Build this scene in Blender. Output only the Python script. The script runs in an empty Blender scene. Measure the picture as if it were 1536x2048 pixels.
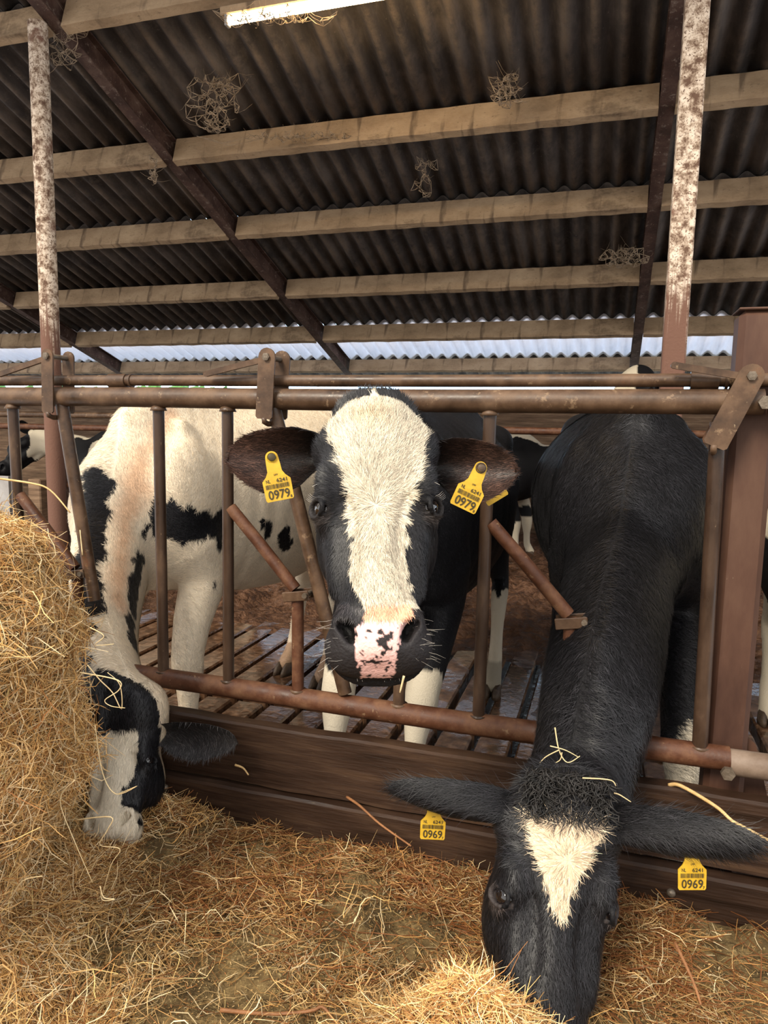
import bpy, math, random
import numpy as np
from math import sin, cos, pi, radians
from mathutils import Vector, Matrix

# ------------------------------------------------------------------ camera
F = 1420.0
YAW, PIT, ROL = radians(17.4), radians(7.2), radians(1.01)
CAM = np.array([0, -1.9, 1.22])
_f = np.array([-sin(YAW)*cos(PIT), cos(YAW)*cos(PIT), -sin(PIT)])
_r = np.array([cos(YAW), sin(YAW), 0.0]); _u = np.cross(_r, _f)
RR = _r*cos(ROL)+_u*sin(ROL); UU = _u*cos(ROL)-_r*sin(ROL)
scene = bpy.context.scene
cd = bpy.data.cameras.new('camera'); cam = bpy.data.objects.new('camera', cd)
scene.collection.objects.link(cam); scene.camera = cam
cd.sensor_fit = 'VERTICAL'; cd.sensor_height = 36; cd.lens = F/2048*36
cd.clip_start = .05; cd.clip_end = 300
m = Matrix.Identity(4)
for i in range(3):
    m[i][0] = RR[i]; m[i][1] = UU[i]; m[i][2] = -_f[i]; m[i][3] = CAM[i]
cam.matrix_world = m

def at(x, y, Y):                      # sight line through a pixel, met by the plane at depth Y
    d = _f*F+RR*(x-768)-UU*(y-1024); return CAM+d*((Y-CAM[1])/d[1])
def atz(x, y, Z):
    d = _f*F+RR*(x-768)-UU*(y-1024); return CAM+d*((Z-CAM[2])/d[2])

# ------------------------------------------------------------------ light
w = bpy.data.worlds.new('world'); scene.world = w; w.use_nodes = True
nt = w.node_tree; bg = nt.nodes['Background']
tcw = nt.nodes.new('ShaderNodeTexCoord'); sxw = nt.nodes.new('ShaderNodeSeparateXYZ'); nt.links.new(tcw.outputs['Generated'], sxw.inputs[0])
rw = nt.nodes.new('ShaderNodeValToRGB'); rw.color_ramp.elements[0].position = .0; rw.color_ramp.elements[0].color = (.70, .68, .65, 1); rw.color_ramp.elements[1].position = .97; rw.color_ramp.elements[1].color = (1.9, 2.7, 3.6, 1); e_ = rw.color_ramp.elements.new(.70); e_.color = (.92, .93, .96, 1)
mw = nt.nodes.new('ShaderNodeMapRange'); mw.inputs[1].default_value = -1; nt.links.new(sxw.outputs[1], mw.inputs[0]); nt.links.new(mw.outputs[0], rw.inputs[0]); nt.links.new(rw.outputs[0], bg.inputs[0])
bg.inputs[1].default_value = 1.55
def sun(name, rot, e, ang, colr):
    l = bpy.data.lights.new(name, 'SUN'); l.energy = e; l.angle = ang; l.color = colr
    o = bpy.data.objects.new(name, l); scene.collection.objects.link(o)
    o.rotation_euler = Vector(rot).to_track_quat('-Z', 'Y').to_euler(); return o
sun('daylight_sun', (.30, .80, -.75), 3.4, radians(20), (1, .91, .76))
scene.view_settings.view_transform = 'Standard'; scene.view_settings.look = 'None'
scene.view_settings.exposure = .62; scene.view_settings.gamma = 1
scene.view_settings.use_curve_mapping = False

# ------------------------------------------------------------------ helpers
col = scene.collection
random.seed(4); rng = np.random.default_rng(11)
def tag(o, label=None, cat=None, group=None, kind=None):
    if label: o['label'] = label
    if cat: o['category'] = cat
    if group: o['group'] = group
    if kind: o['kind'] = kind
    return o
def empty(name, loc):
    o = bpy.data.objects.new(name, None); col.objects.link(o); o.location = loc; o.empty_display_size = .1
    return o
def wloc(o):
    v = np.zeros(3)
    while o: v = v+np.array(o.location); o = o.parent
    return v
def mkobj(name, V, faces, mat, parent=None, loc=None, smooth=True, colr=None, kind=None):
    """faces: array (n,4)/(n,3) or list; V in world coordinates"""
    V = np.asarray(V, np.float64)
    base = np.array(loc if loc is not None else ((wloc(parent)) if parent else (0, 0, 0)), float)
    me = bpy.data.meshes.new(name)
    Vl = (V-base).astype(np.float32)
    if isinstance(faces, np.ndarray):
        n, k = faces.shape
        me.vertices.add(len(Vl)); me.vertices.foreach_set('co', Vl.ravel())
        me.loops.add(n*k); me.loops.foreach_set('vertex_index', faces.astype(np.int32).ravel())
        me.polygons.add(n); me.polygons.foreach_set('loop_start', np.arange(0, n*k, k, dtype=np.int32))
        me.update(calc_edges=True)
    else:
        me.from_pydata([tuple(v) for v in Vl], [], [tuple(int(i) for i in f) for f in faces]); me.update()
    me.validate()
    me.polygons.foreach_set('use_smooth', np.full(len(me.polygons), bool(smooth)))
    if colr is not None:
        a = me.color_attributes.new('Col', 'FLOAT_COLOR', 'POINT')
        c = np.ones((len(Vl), 4), np.float32); c[:, :3] = colr; a.data.foreach_set('color', c.ravel())
    o = bpy.data.objects.new(name, me); col.objects.link(o)
    if mat: me.materials.append(mat)
    if parent:
        o.parent = parent; o.location = base-wloc(parent)
    else: o.location = base
    if kind: o['kind'] = kind
    return o
class MB:
    """collects simple solids into one mesh"""
    def __init__(s): s.v = []; s.f = []; s.n = 0
    def add(s, V, Fc):
        s.v.append(np.asarray(V, float)); s.f += [tuple(i+s.n for i in f) for f in Fc]; s.n += len(V)
    def box(s, c, d, R=None, bev=.0):
        hx, hy, hz = [q/2 for q in d]; b = min(bev, hx*.9, hy*.9, hz*.9)
        if b <= 0:
            V = np.array([(x, y, z) for x in (-hx, hx) for y in (-hy, hy) for z in (-hz, hz)])
            Fc = [(0, 1, 3, 2), (4, 6, 7, 5), (0, 4, 5, 1), (2, 3, 7, 6), (0, 2, 6, 4), (1, 5, 7, 3)]
        else:
            V = []; idx = {}
            for sx in (-1, 1):
                for sy in (-1, 1):
                    for sz in (-1, 1):
                        for a in range(3):
                            p = [sx*(hx-b), sy*(hy-b), sz*(hz-b)]; p[a] = (sx*hx, sy*hy, sz*hz)[a]
                            idx[(sx, sy, sz, a)] = len(V); V.append(p)
            V = np.array(V); Fc = []
            for a in range(3):
                o1, o2 = (a+1) % 3, (a+2) % 3
                for sg in (-1, 1):
                    q = []
                    for s1, s2 in ((-1, -1), (1, -1), (1, 1), (-1, 1)):
                        k = [0, 0, 0]; k[a] = sg; k[o1] = s1; k[o2] = s2; q.append(idx[(k[0], k[1], k[2], a)])
                    Fc.append(q if sg > 0 else q[::-1])
                for s1 in (-1, 1):
                    for s2 in (-1, 1):
                        k1 = [0, 0, 0]; k1[o1] = s1; k1[o2] = s2; k2 = list(k1); k1[a] = -1; k2[a] = 1
                        q = [idx[(*k1, o1)], idx[(*k2, o1)], idx[(*k2, o2)], idx[(*k1, o2)]]
                        Fc.append(q if s1*s2 < 0 else q[::-1])
            for sx in (-1, 1):
                for sy in (-1, 1):
                    for sz in (-1, 1):
                        q = [idx[(sx, sy, sz, a)] for a in range(3)]
                        Fc.append(q if sx*sy*sz > 0 else q[::-1])
        if R is not None: V = V@np.array(R).T
        s.add(V+np.array(c), Fc)
    def tube(s, P, r, n=12, cap=True, up=None):
        P = np.array(P, float); N = len(P); r = np.broadcast_to(np.array(r, float), (N,))
        T = np.gradient(P, axis=0); T /= np.linalg.norm(T, axis=1)[:, None]+1e-12
        ref = np.array([0, 0, 1.]) if abs(T[0][2]) < .9 else np.array([1., 0, 0])
        V = []; a = np.linspace(0, 2*pi, n, endpoint=False)
        for i in range(N):
            x = np.cross(ref, T[i]); x /= np.linalg.norm(x); y = np.cross(T[i], x); ref = ref if i == 0 else y
            ref = y
            V.append(P[i]+r[i]*(np.cos(a)[:, None]*x+np.sin(a)[:, None]*y))
        V = np.concatenate(V); Fc = []
        for i in range(N-1):
            for j in range(n): Fc.append((i*n+j, i*n+(j+1) % n, (i+1)*n+(j+1) % n, (i+1)*n+j))
        if cap: Fc.append(tuple(range(n))[::-1]); Fc.append(tuple((N-1)*n+j for j in range(n)))
        s.add(V, Fc)
    def cyl(s, a, b, r, n=16): s.tube([a, b], r, n)
    def prism(s, pts, nrm, t):
        """polygon pts (world) extruded by t along nrm"""
        P = np.array(pts, float); nrm = np.array(nrm, float); nrm /= np.linalg.norm(nrm); n = len(P)
        V = np.concatenate([P-nrm*t/2, P+nrm*t/2]); Fc = [tuple(range(n))[::-1], tuple(range(n, 2*n))]
        for i in range(n): Fc.append((i, (i+1) % n, n+(i+1) % n, n+i))
        s.add(V, Fc)
    def build(s, name, mat, parent=None, loc=None, smooth=False, **k):
        V = np.concatenate(s.v)
        if parent is None and loc is None: loc = (V[:, 0].mean(), V[:, 1].mean(), V[:, 2].min())
        o = mkobj(name, V, s.f, mat, parent, loc, smooth, **k)
        if smooth == 'auto':
            try: o.data.set_sharp_from_angle(angle=radians(35))
            except Exception: pass
        return o

# smooth value noise
def _hash(i, j, k, s):
    h = (i*374761393+j*668265263+k*2147483647+s*1274126177) & 0xffffffff
    h = ((h ^ (h >> 13))*1274126177) & 0xffffffff
    return ((h ^ (h >> 16)) & 0xffff)/65535.0
def vnoise(P, f, s=0):
    p = np.asarray(P, float)*f; i = np.floor(p).astype(np.int64); t = p-i; t = t*t*(3-2*t); r = 0
    for a in (0, 1):
        for b in (0, 1):
            for c in (0, 1):
                wgt = (t[:, 0] if a else 1-t[:, 0])*(t[:, 1] if b else 1-t[:, 1])*(t[:, 2] if c else 1-t[:, 2])
                r = r+wgt*_hash(i[:, 0]+a, i[:, 1]+b, i[:, 2]+c, s)
    return r*2-1
def fbm(P, f, s=0, o=3):
    r = 0; a = 1; 
    for q in range(o): r = r+a*vnoise(P, f*2**q, s+q*7); a *= .5
    return r

# ------------------------------------------------------------------ materials
def newmat(name):
    mt = bpy.data.materials.new(name); mt.use_nodes = True
    return mt, mt.node_tree, mt.node_tree.nodes['Principled BSDF']
def N(nt, t, **k):
    n = nt.nodes.new(t)
    for a, b in k.items(): setattr(n, a, b)
    return n
def ramp(nt, fac, stops):
    r = N(nt, 'ShaderNodeValToRGB'); el = r.color_ramp.elements
    while len(el) < len(stops): el.new(.5)
    for e, (p, c) in zip(el, stops): e.position = p; e.color = (*c, 1) if len(c) == 3 else c
    nt.links.new(fac, r.inputs[0]); return r.outputs[0]
def noisemat(name, stops, scale=8, rough=.8, bump=.3, stretch=(1, 1, 1), metal=0, detail=8, bscale=None, spots=None, rrange=None, bdist=.01, spec=.3):
    """colour ramp over stretched noise + a bump; spots=(scale, lo, hi, colour) adds a second layer"""
    mt, nt, p = newmat(name)
    tc = N(nt, 'ShaderNodeTexCoord'); mp = N(nt, 'ShaderNodeMapping'); mp.inputs['Scale'].default_value = stretch
    nt.links.new(tc.outputs['Object'], mp.inputs[0])
    n = N(nt, 'ShaderNodeTexNoise'); n.inputs['Scale'].default_value = scale; n.inputs['Detail'].default_value = detail
    n.inputs['Roughness'].default_value = .65
    nt.links.new(mp.outputs[0], n.inputs['Vector'])
    c = ramp(nt, n.outputs['Fac'], stops)
    for sp in (spots or []):
        n2 = N(nt, 'ShaderNodeTexNoise'); n2.inputs['Scale'].default_value = sp[0]; n2.inputs['Detail'].default_value = 6
        n2.inputs['Roughness'].default_value = .7
        nt.links.new(mp.outputs[0] if len(sp) < 5 else tc.outputs['Object'], n2.inputs['Vector'])
        mk = ramp(nt, n2.outputs['Fac'], [(sp[1], (0, 0, 0)), (sp[2], (1, 1, 1))])
        mx = N(nt, 'ShaderNodeMixRGB'); nt.links.new(mk, mx.inputs[0]); nt.links.new(c, mx.inputs[1])
        mx.inputs[2].default_value = (*sp[3], 1); c = mx.outputs[0]
    nt.links.new(c, p.inputs['Base Color'])
    p.inputs['Metallic'].default_value = metal; p.inputs['Roughness'].default_value = rough
    p.inputs['Specular IOR Level'].default_value = spec
    if rrange:
        mr = N(nt, 'ShaderNodeMapRange'); mr.inputs[1].default_value = .35; mr.inputs[2].default_value = .65
        mr.inputs[3].default_value = rrange[0]; mr.inputs[4].default_value = rrange[1]
        nt.links.new(n.outputs['Fac'], mr.inputs[0]); nt.links.new(mr.outputs[0], p.inputs['Roughness'])
    if bump:
        n3 = N(nt, 'ShaderNodeTexNoise'); n3.inputs['Scale'].default_value = bscale or scale*4; n3.inputs['Detail'].default_value = 6
        nt.links.new(mp.outputs[0], n3.inputs['Vector'])
        b = N(nt, 'ShaderNodeBump'); b.inputs['Strength'].default_value = bump; b.inputs['Distance'].default_value = bdist
        nt.links.new(n3.outputs['Fac'], b.inputs['Height']); nt.links.new(b.outputs[0], p.inputs['Normal'])
    return mt
def attrmat(name, rough=.6, spec=.4, sheen=0, bump=0, bscale=200, trans=0):
    mt, nt, p = newmat(name)
    a = N(nt, 'ShaderNodeAttribute', attribute_name='Col'); nt.links.new(a.outputs['Color'], p.inputs['Base Color'])
    p.inputs['Roughness'].default_value = rough; p.inputs['Specular IOR Level'].default_value = spec
    if sheen: p.inputs['Sheen Weight'].default_value = sheen; p.inputs['Sheen Roughness'].default_value = .4
    if bump:
        tc = N(nt, 'ShaderNodeTexCoord'); n3 = N(nt, 'ShaderNodeTexNoise'); n3.inputs['Scale'].default_value = bscale
        nt.links.new(tc.outputs['Object'], n3.inputs['Vector'])
        b = N(nt, 'ShaderNodeBump'); b.inputs['Strength'].default_value = bump; b.inputs['Distance'].default_value = .004
        nt.links.new(n3.outputs['Fac'], b.inputs['Height']); nt.links.new(b.outputs[0], p.inputs['Normal'])
    return mt
M = {}
M['pipe'] = noisemat('worn_brown_steel', [(.30, (0.0255, 0.0144, 0.0084)), (.5, (0.0723, 0.0400, 0.0224)), (.68, (0.1360, 0.0800, 0.0455))], 9, .45, .25,
    spots=[(26, .60, .68, (0.1870, 0.1200, 0.0700)), (60, .70, .74, (0.3825, 0.2880, 0.1820)), (7, .62, .72, (0.1190, 0.0440, 0.0175))], rrange=(.28, .6), bscale=60, bdist=.002)
M['pipe_dark'] = noisemat('dark_polished_steel', [(.3, (0.0198, 0.0110, 0.0075)), (.55, (0.0540, 0.0306, 0.0188)), (.7, (0.1080, 0.0638, 0.0375))], 10, .4, .2,
    stretch=(1, 1, .35), spots=[(60, .68, .73, (0.2700, 0.1955, 0.1200))], rrange=(.25, .5), bscale=60, bdist=.002)
M['rust'] = noisemat('rusty_rail', [(.3, (0.0341, 0.0121, 0.0058)), (.5, (0.0806, 0.0303, 0.0144)), (.68, (0.1488, 0.0715, 0.0360))], 12, .6, .4,
    spots=[(40, .62, .70, (0.1984, 0.1210, 0.0672))], rrange=(.4, .75), bscale=70, bdist=.003)
M['post'] = noisemat('red_brown_post', [(.3, (0.0349, 0.0138, 0.0082)), (.5, (0.0658, 0.0296, 0.0179)), (.7, (0.0987, 0.0513, 0.0318))], 6, .6, .3,
    stretch=(1, 1, .3), spots=[(70, .69, .73, (0.2055, 0.1578, 0.1122))], bscale=90, bdist=.002)
M['flaky'] = noisemat('flaking_white_paint_on_rust', [(.38, (.10, .055, .035)), (.46, (.30, .22, .16)), (.55, (.55, .45, .36)), (.75, (.68, .58, .48))], 22, .85, .6,
    spots=[(90, .54, .60, (.11, .06, .04)), (3.0, .56, .64, (.16, .085, .06), 1)], bscale=80, bdist=.004)
nt = M['flaky'].node_tree; p = nt.nodes['Principled BSDF']; lk = p.inputs['Base Color'].links[0].from_socket
g_ = N(nt, 'ShaderNodeNewGeometry'); sx_ = N(nt, 'ShaderNodeSeparateXYZ'); nt.links.new(g_.outputs['Position'], sx_.inputs[0])
ns_ = N(nt, 'ShaderNodeTexNoise'); ns_.inputs['Scale'].default_value = 9; ad = N(nt, 'ShaderNodeMath', operation='ADD'); nt.links.new(sx_.outputs[2], ad.inputs[0]); nt.links.new(ns_.outputs['Fac'], ad.inputs[1])
mk_ = ramp(nt, ad.outputs[0], [(0, (1, 1, 1)), (1, (1, 1, 1))]); cr_ = mk_.node.color_ramp; mr_ = N(nt, 'ShaderNodeMapRange'); mr_.inputs[1].default_value = 2.25; mr_.inputs[2].default_value = 2.5
nt.links.new(ad.outputs[0], mr_.inputs[0]); mx = N(nt, 'ShaderNodeMixRGB'); nt.links.new(mr_.outputs[0], mx.inputs[0]); mx.inputs[1].default_value = (.13, .065, .045, 1); nt.links.new(lk, mx.inputs[2]); nt.links.new(mx.outputs[0], p.inputs['Base Color'])
nt.nodes.remove(mk_.node)
M['sleeve'] = noisemat('pale_sleeve_steel', [(.3, (0.0960, 0.0605, 0.0400)), (.7, (0.2160, 0.1595, 0.1200))], 10, .5, .2)
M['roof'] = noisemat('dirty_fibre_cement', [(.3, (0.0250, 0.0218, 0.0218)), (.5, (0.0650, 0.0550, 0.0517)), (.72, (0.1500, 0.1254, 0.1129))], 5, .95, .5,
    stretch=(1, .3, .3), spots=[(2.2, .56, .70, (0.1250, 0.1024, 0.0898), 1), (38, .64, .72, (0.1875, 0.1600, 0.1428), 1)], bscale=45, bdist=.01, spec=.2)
M['roof_daylit'] = noisemat('daylit_fibre_cement', [(.3, (.38, .33, .32)), (.5, (.62, .57, .55)), (.7, (.74, .70, .68))], 5, .9, .3,
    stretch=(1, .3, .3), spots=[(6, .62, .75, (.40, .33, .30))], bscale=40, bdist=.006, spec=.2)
M['purlin'] = noisemat('dusty_purlin', [(.28, (0.1700, 0.1140, 0.0680)), (.48, (0.3400, 0.2375, 0.1487)), (.70, (0.4700, 0.3420, 0.2210))], 3.5, .95, .5,
    stretch=(.6, 1, 1), spots=[(1.6, .58, .68, (0.1300, 0.0874, 0.0561)), (40, .60, .70, (0.2000, 0.1425, 0.0935))], bscale=50, bdist=.008, spec=.2)
M['beam'] = noisemat('brown_steel_beam', [(.3, (.030, .015, .011)), (.5, (.065, .034, .026)), (.7, (.12, .075, .058))], 5, .75, .4,
    spots=[(18, .58, .70, (.23, .18, .15)), (60, .62, .70, (.26, .21, .17))], bscale=60, bdist=.006)
M['wood'] = noisemat('wet_brown_plank', [(.3, (0.0105, 0.0046, 0.0022)), (.5, (0.0290, 0.0128, 0.0060)), (.7, (0.0632, 0.0316, 0.0147))], 5, .6, .5,
    stretch=(.5, 1, 6), spots=[(30, .66, .74, (0.0843, 0.0561, 0.0302)), (2.0, .55, .68, (0.0148, 0.0071, 0.0039), 1)], rrange=(.45, .8), bscale=25, bdist=.004)
M['oldwood'] = noisemat('old_board', [(.3, (.06, .035, .02)), (.5, (.14, .085, .05)), (.7, (.24, .16, .10))], 5, .8, .4, stretch=(.5, 1, 5), bscale=25)
M['bolt'] = noisemat('steel_bolt', [(.3, (0.0900, 0.0672, 0.0480)), (.7, (0.2250, 0.1848, 0.1440))], 30, .4, .2, metal=.5)
M['feed'] = noisemat('trodden_feed', [(.3, (.045, .028, .012)), (.5, (.115, .075, .032)), (.68, (.22, .15, .065))], 14, .95, .9,
    spots=[(90, .58, .66, (.34, .25, .11)), (120, .62, .70, (.05, .03, .014))], bscale=90, bdist=.012, spec=.15)
M['haycore'] = noisemat('hay_core', [(.3, (.10, .062, .025)), (.5, (.30, .21, .095)), (.7, (.50, .37, .19))], 30, .95, .9, bscale=80, bdist=.02, spec=.1)
M['hay'] = attrmat('hay_straw', .7, .25)
M['web'] = noisemat('dusty_cobweb', [(.3, (.22, .16, .11)), (.7, (.42, .33, .24))], 30, .95, 0, spec=.1)
M['fur'] = attrmat('fur', .45, .30, sheen=.015)
M['hide'] = attrmat('hide', .60, .18, bump=.6, bscale=160)
M['plastic'] = noisemat('yellow_plastic', [(.35, (0.4340, 0.2560, 0.0180)), (.6, (0.5460, 0.3392, 0.0270))], 30, .45, .1, spots=[(45, .66, .74, (0.2100, 0.1152, 0.0270))], bscale=100, bdist=.001)
M['ink'] = noisemat('black_print', [(.3, (.03, .022, .01)), (.7, (.06, .045, .02))], 30, .6, 0)
M['eye'], nt_, p_ = newmat('dark_eyeball'); p_.inputs['Base Color'].default_value = (.006, .004, .004, 1); p_.inputs['Roughness'].default_value = .05
p_.inputs['Coat Weight'].default_value = 1; p_.inputs['Coat Roughness'].default_value = .02
M['eyerim'] = noisemat('eye_rim_skin', [(.3, (.02, .015, .014)), (.7, (.05, .04, .038))], 60, .4, .2)
M['hoof'] = noisemat('hoof_horn', [(.3, (.03, .02, .014)), (.7, (.10, .065, .04))], 30, .5, .3)
# dark damp runs down the purlin faces
nt = M['purlin'].node_tree; p = nt.nodes['Principled BSDF']; lk = p.inputs['Base Color'].links[0].from_socket; tc = N(nt, 'ShaderNodeTexCoord'); mp = N(nt, 'ShaderNodeMapping'); mp.inputs['Scale'].default_value = (7, 1.2, 1.2); nt.links.new(tc.outputs['Object'], mp.inputs[0])
ns_ = N(nt, 'ShaderNodeTexNoise'); ns_.inputs['Scale'].default_value = 1.3; ns_.inputs['Detail'].default_value = 5; nt.links.new(mp.outputs[0], ns_.inputs['Vector'])
mk_ = ramp(nt, ns_.outputs['Fac'], [(.57, (0, 0, 0)), (.66, (.7, .7, .7))]); mx = N(nt, 'ShaderNodeMixRGB'); nt.links.new(mk_, mx.inputs[0]); nt.links.new(lk, mx.inputs[1]); mx.inputs[2].default_value = (.085, .058, .040, 1); nt.links.new(mx.outputs[0], p.inputs['Base Color'])
# eave row made pale and translucent to stand in for outside daylight
nt = M['roof_daylit'].node_tree; p = nt.nodes['Principled BSDF']; tb = N(nt, 'ShaderNodeBsdfTranslucent'); tb.inputs[0].default_value = (.80, .79, .82, 1); ms = N(nt, 'ShaderNodeMixShader'); ms.inputs[0].default_value = .55
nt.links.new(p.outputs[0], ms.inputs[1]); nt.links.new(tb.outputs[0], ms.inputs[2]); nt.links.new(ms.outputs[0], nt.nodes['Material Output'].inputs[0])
# lit streaks painted as lighter colour along the low crests of the corrugated sheets
for nm_, lit_c in (('roof', (.15, .115, .090)), ('roof_daylit', (.80, .76, .74))):
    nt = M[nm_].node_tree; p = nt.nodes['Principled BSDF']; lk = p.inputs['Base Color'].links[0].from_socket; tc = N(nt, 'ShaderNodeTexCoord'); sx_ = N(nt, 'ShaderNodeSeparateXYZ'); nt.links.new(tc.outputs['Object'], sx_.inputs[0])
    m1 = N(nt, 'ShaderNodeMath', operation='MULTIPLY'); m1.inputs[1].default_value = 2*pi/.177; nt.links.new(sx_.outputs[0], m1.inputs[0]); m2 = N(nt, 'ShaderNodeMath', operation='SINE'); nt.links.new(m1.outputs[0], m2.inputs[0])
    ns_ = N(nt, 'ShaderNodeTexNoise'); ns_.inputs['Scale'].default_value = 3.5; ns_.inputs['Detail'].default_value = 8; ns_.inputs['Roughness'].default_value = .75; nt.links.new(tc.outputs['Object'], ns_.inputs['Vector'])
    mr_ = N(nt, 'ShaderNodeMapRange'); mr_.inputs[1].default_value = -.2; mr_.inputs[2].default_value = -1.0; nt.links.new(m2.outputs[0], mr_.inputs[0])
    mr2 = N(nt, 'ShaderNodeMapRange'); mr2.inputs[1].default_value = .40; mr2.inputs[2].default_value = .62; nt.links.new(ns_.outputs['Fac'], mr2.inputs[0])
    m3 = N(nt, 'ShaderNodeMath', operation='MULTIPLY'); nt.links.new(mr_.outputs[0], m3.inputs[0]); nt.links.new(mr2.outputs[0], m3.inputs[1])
    mx = N(nt, 'ShaderNodeMixRGB'); nt.links.new(m3.outputs[0], mx.inputs[0]); nt.links.new(lk, mx.inputs[1]); mx.inputs[2].default_value = (*lit_c, 1); nt.links.new(mx.outputs[0], p.inputs['Base Color'])
# wet slatted floor: muck colour, pools as smooth patches
mt, nt, p = newmat('wet_mucky_concrete'); M['slat'] = mt
tc = N(nt, 'ShaderNodeTexCoord')
n1 = N(nt, 'ShaderNodeTexNoise'); n1.inputs['Scale'].default_value = 2.6; n1.inputs['Detail'].default_value = 7; nt.links.new(tc.outputs['Object'], n1.inputs['Vector'])
n2 = N(nt, 'ShaderNodeTexNoise'); n2.inputs['Scale'].default_value = 24; n2.inputs['Detail'].default_value = 8; nt.links.new(tc.outputs['Object'], n2.inputs['Vector'])
c = ramp(nt, n2.outputs['Fac'], [(.3, (.030, .014, .007)), (.5, (.085, .042, .022)), (.7, (.17, .095, .055))]); nt.links.new(c, p.inputs['Base Color'])
sx_ = N(nt, 'ShaderNodeSeparateXYZ'); nt.links.new(tc.outputs['Object'], sx_.inputs[0])
mr_ = N(nt, 'ShaderNodeMapRange'); mr_.inputs[1].default_value = 2.9; mr_.inputs[2].default_value = .9; mr_.inputs[3].default_value = 0; mr_.inputs[4].default_value = .16; nt.links.new(sx_.outputs[0], mr_.inputs[0])
ad = N(nt, 'ShaderNodeMath', operation='ADD'); nt.links.new(n1.outputs['Fac'], ad.inputs[0]); nt.links.new(mr_.outputs[0], ad.inputs[1])
rr = ramp(nt, ad.outputs[0], [(.44, (.70,)*3), (.52, (.09,)*3)]); nt.links.new(rr, p.inputs['Roughness'])
b = N(nt, 'ShaderNodeBump'); b.inputs['Distance'].default_value = .012
mm = N(nt, 'ShaderNodeMath', operation='MULTIPLY'); nt.links.new(rr, mm.inputs[0]); mm.inputs[1].default_value = 1.0; nt.links.new(mm.outputs[0], b.inputs['Strength'])
nt.links.new(n2.outputs['Fac'], b.inputs['Height']); nt.links.new(b.outputs[0], p.inputs['Normal'])
p.inputs['Specular IOR Level'].default_value = .8
M['muck'] = noisemat('manure', [(.3, (.018, .008, .004)), (.5, (.07, .032, .016)), (.7, (.15, .075, .04))], 14, .5, 1, bscale=30, bdist=.03, rrange=(.3, .8))
M['yard'] = noisemat('pale_yard', [(.3, (.55, .55, .52)), (.7, (.75, .75, .72))], 2, .9, 0)
M['leaf'] = noisemat('hedge_green', [(.3, (.03, .10, .02)), (.7, (.12, .30, .06))], 8, .8, .5)
M['blue'] = noisemat('blue_sheet', [(.3, (.01, .16, .45)), (.7, (.02, .28, .62))], 5, .4, 0)
M['sheet'] = noisemat('grey_metal_sheet', [(.3, (.22, .20, .19)), (.7, (.40, .38, .37))], 4, .45, .2, metal=.3)
M['cyan'] = noisemat('cyan_sheet', [(.3, (.25, .60, .66)), (.7, (.35, .72, .78))], 3, .5, 0)

# ------------------------------------------------------------------ setting
FZ = -.30                                # barn floor, a step below the feed alley
YS = [1.28, 2.29, 3.54, 4.57, 5.70, 6.80, 7.78]
SL = math.tan(radians(18.64)); NRM = np.array([0, sin(radians(18.64)), cos(radians(18.64))]); DRM = np.array([0, cos(radians(18.64)), -sin(radians(18.64))])
def pz(Y): return 3.822-SL*(Y-2.2)       # plane of the purlins' lower edges
def grid(xs, ys, zf):
    X, Y = np.meshgrid(xs, ys, indexing='ij'); nx, ny = X.shape
    V = np.stack([X, Y, zf(X, Y)], -1).reshape(-1, 3)
    i = np.arange(nx-1)[:, None]*ny+np.arange(ny-1)[None]; i = i.ravel()
    return V, np.stack([i, i+ny, i+ny+1, i+1], 1)
# feed alley with trodden feed
def feedz(X, Y):
    P = np.stack([X.ravel(), Y.ravel(), 0*X.ravel()], 1)
    z = .018*fbm(P, 6, 3, 4)+.008*vnoise(P, 45, 5)
    return z.reshape(X.shape)-.015
V, Fc = grid(np.linspace(-2.6, 1.6, 260), np.linspace(-1.9, -.06, 150), feedz)
mkobj('floor', V, Fc, M['feed'], kind='structure')
b = MB(); b.box((0, -5.9, -.2), (24, 8.0, .36)); b.build('floor', M['feed'], kind='structure')
# slatted barn floor: slats run away from the fence at a slant, gaps between
b = MB(); ang = radians(0)
k = 0
x = -9.0
while x < 4:
    for y0, y1 in ((.02, 1.42), (1.46, 2.86)):
        b.box((x, (y0+y1)/2, FZ-.05), (.155, y1-y0, .1), bev=.01)
    x += .19
b.build('floor', M['slat'], kind='structure')
b = MB(); b.box((-2.5, 4, FZ-.6), (16, 8.4, .02)); b.build('floor', M['muck'], kind='structure')
def muckz(X, Y):
    P = np.stack([X.ravel(), Y.ravel(), 0*X.ravel()], 1)
    z = np.abs(fbm(P, 3.2, 9, 3)).reshape(X.shape)*.09+np.clip(vnoise(P, 14, 4), 0, 1).reshape(X.shape)*.035
    return FZ-.01+z*np.clip((Y-2.6)/.5, 0, 1)
V, Fc = grid(np.linspace(-11, 5, 420), np.linspace(2.6, 8, 160), muckz)
mkobj('floor', V, Fc, M['muck'], kind='structure')
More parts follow.
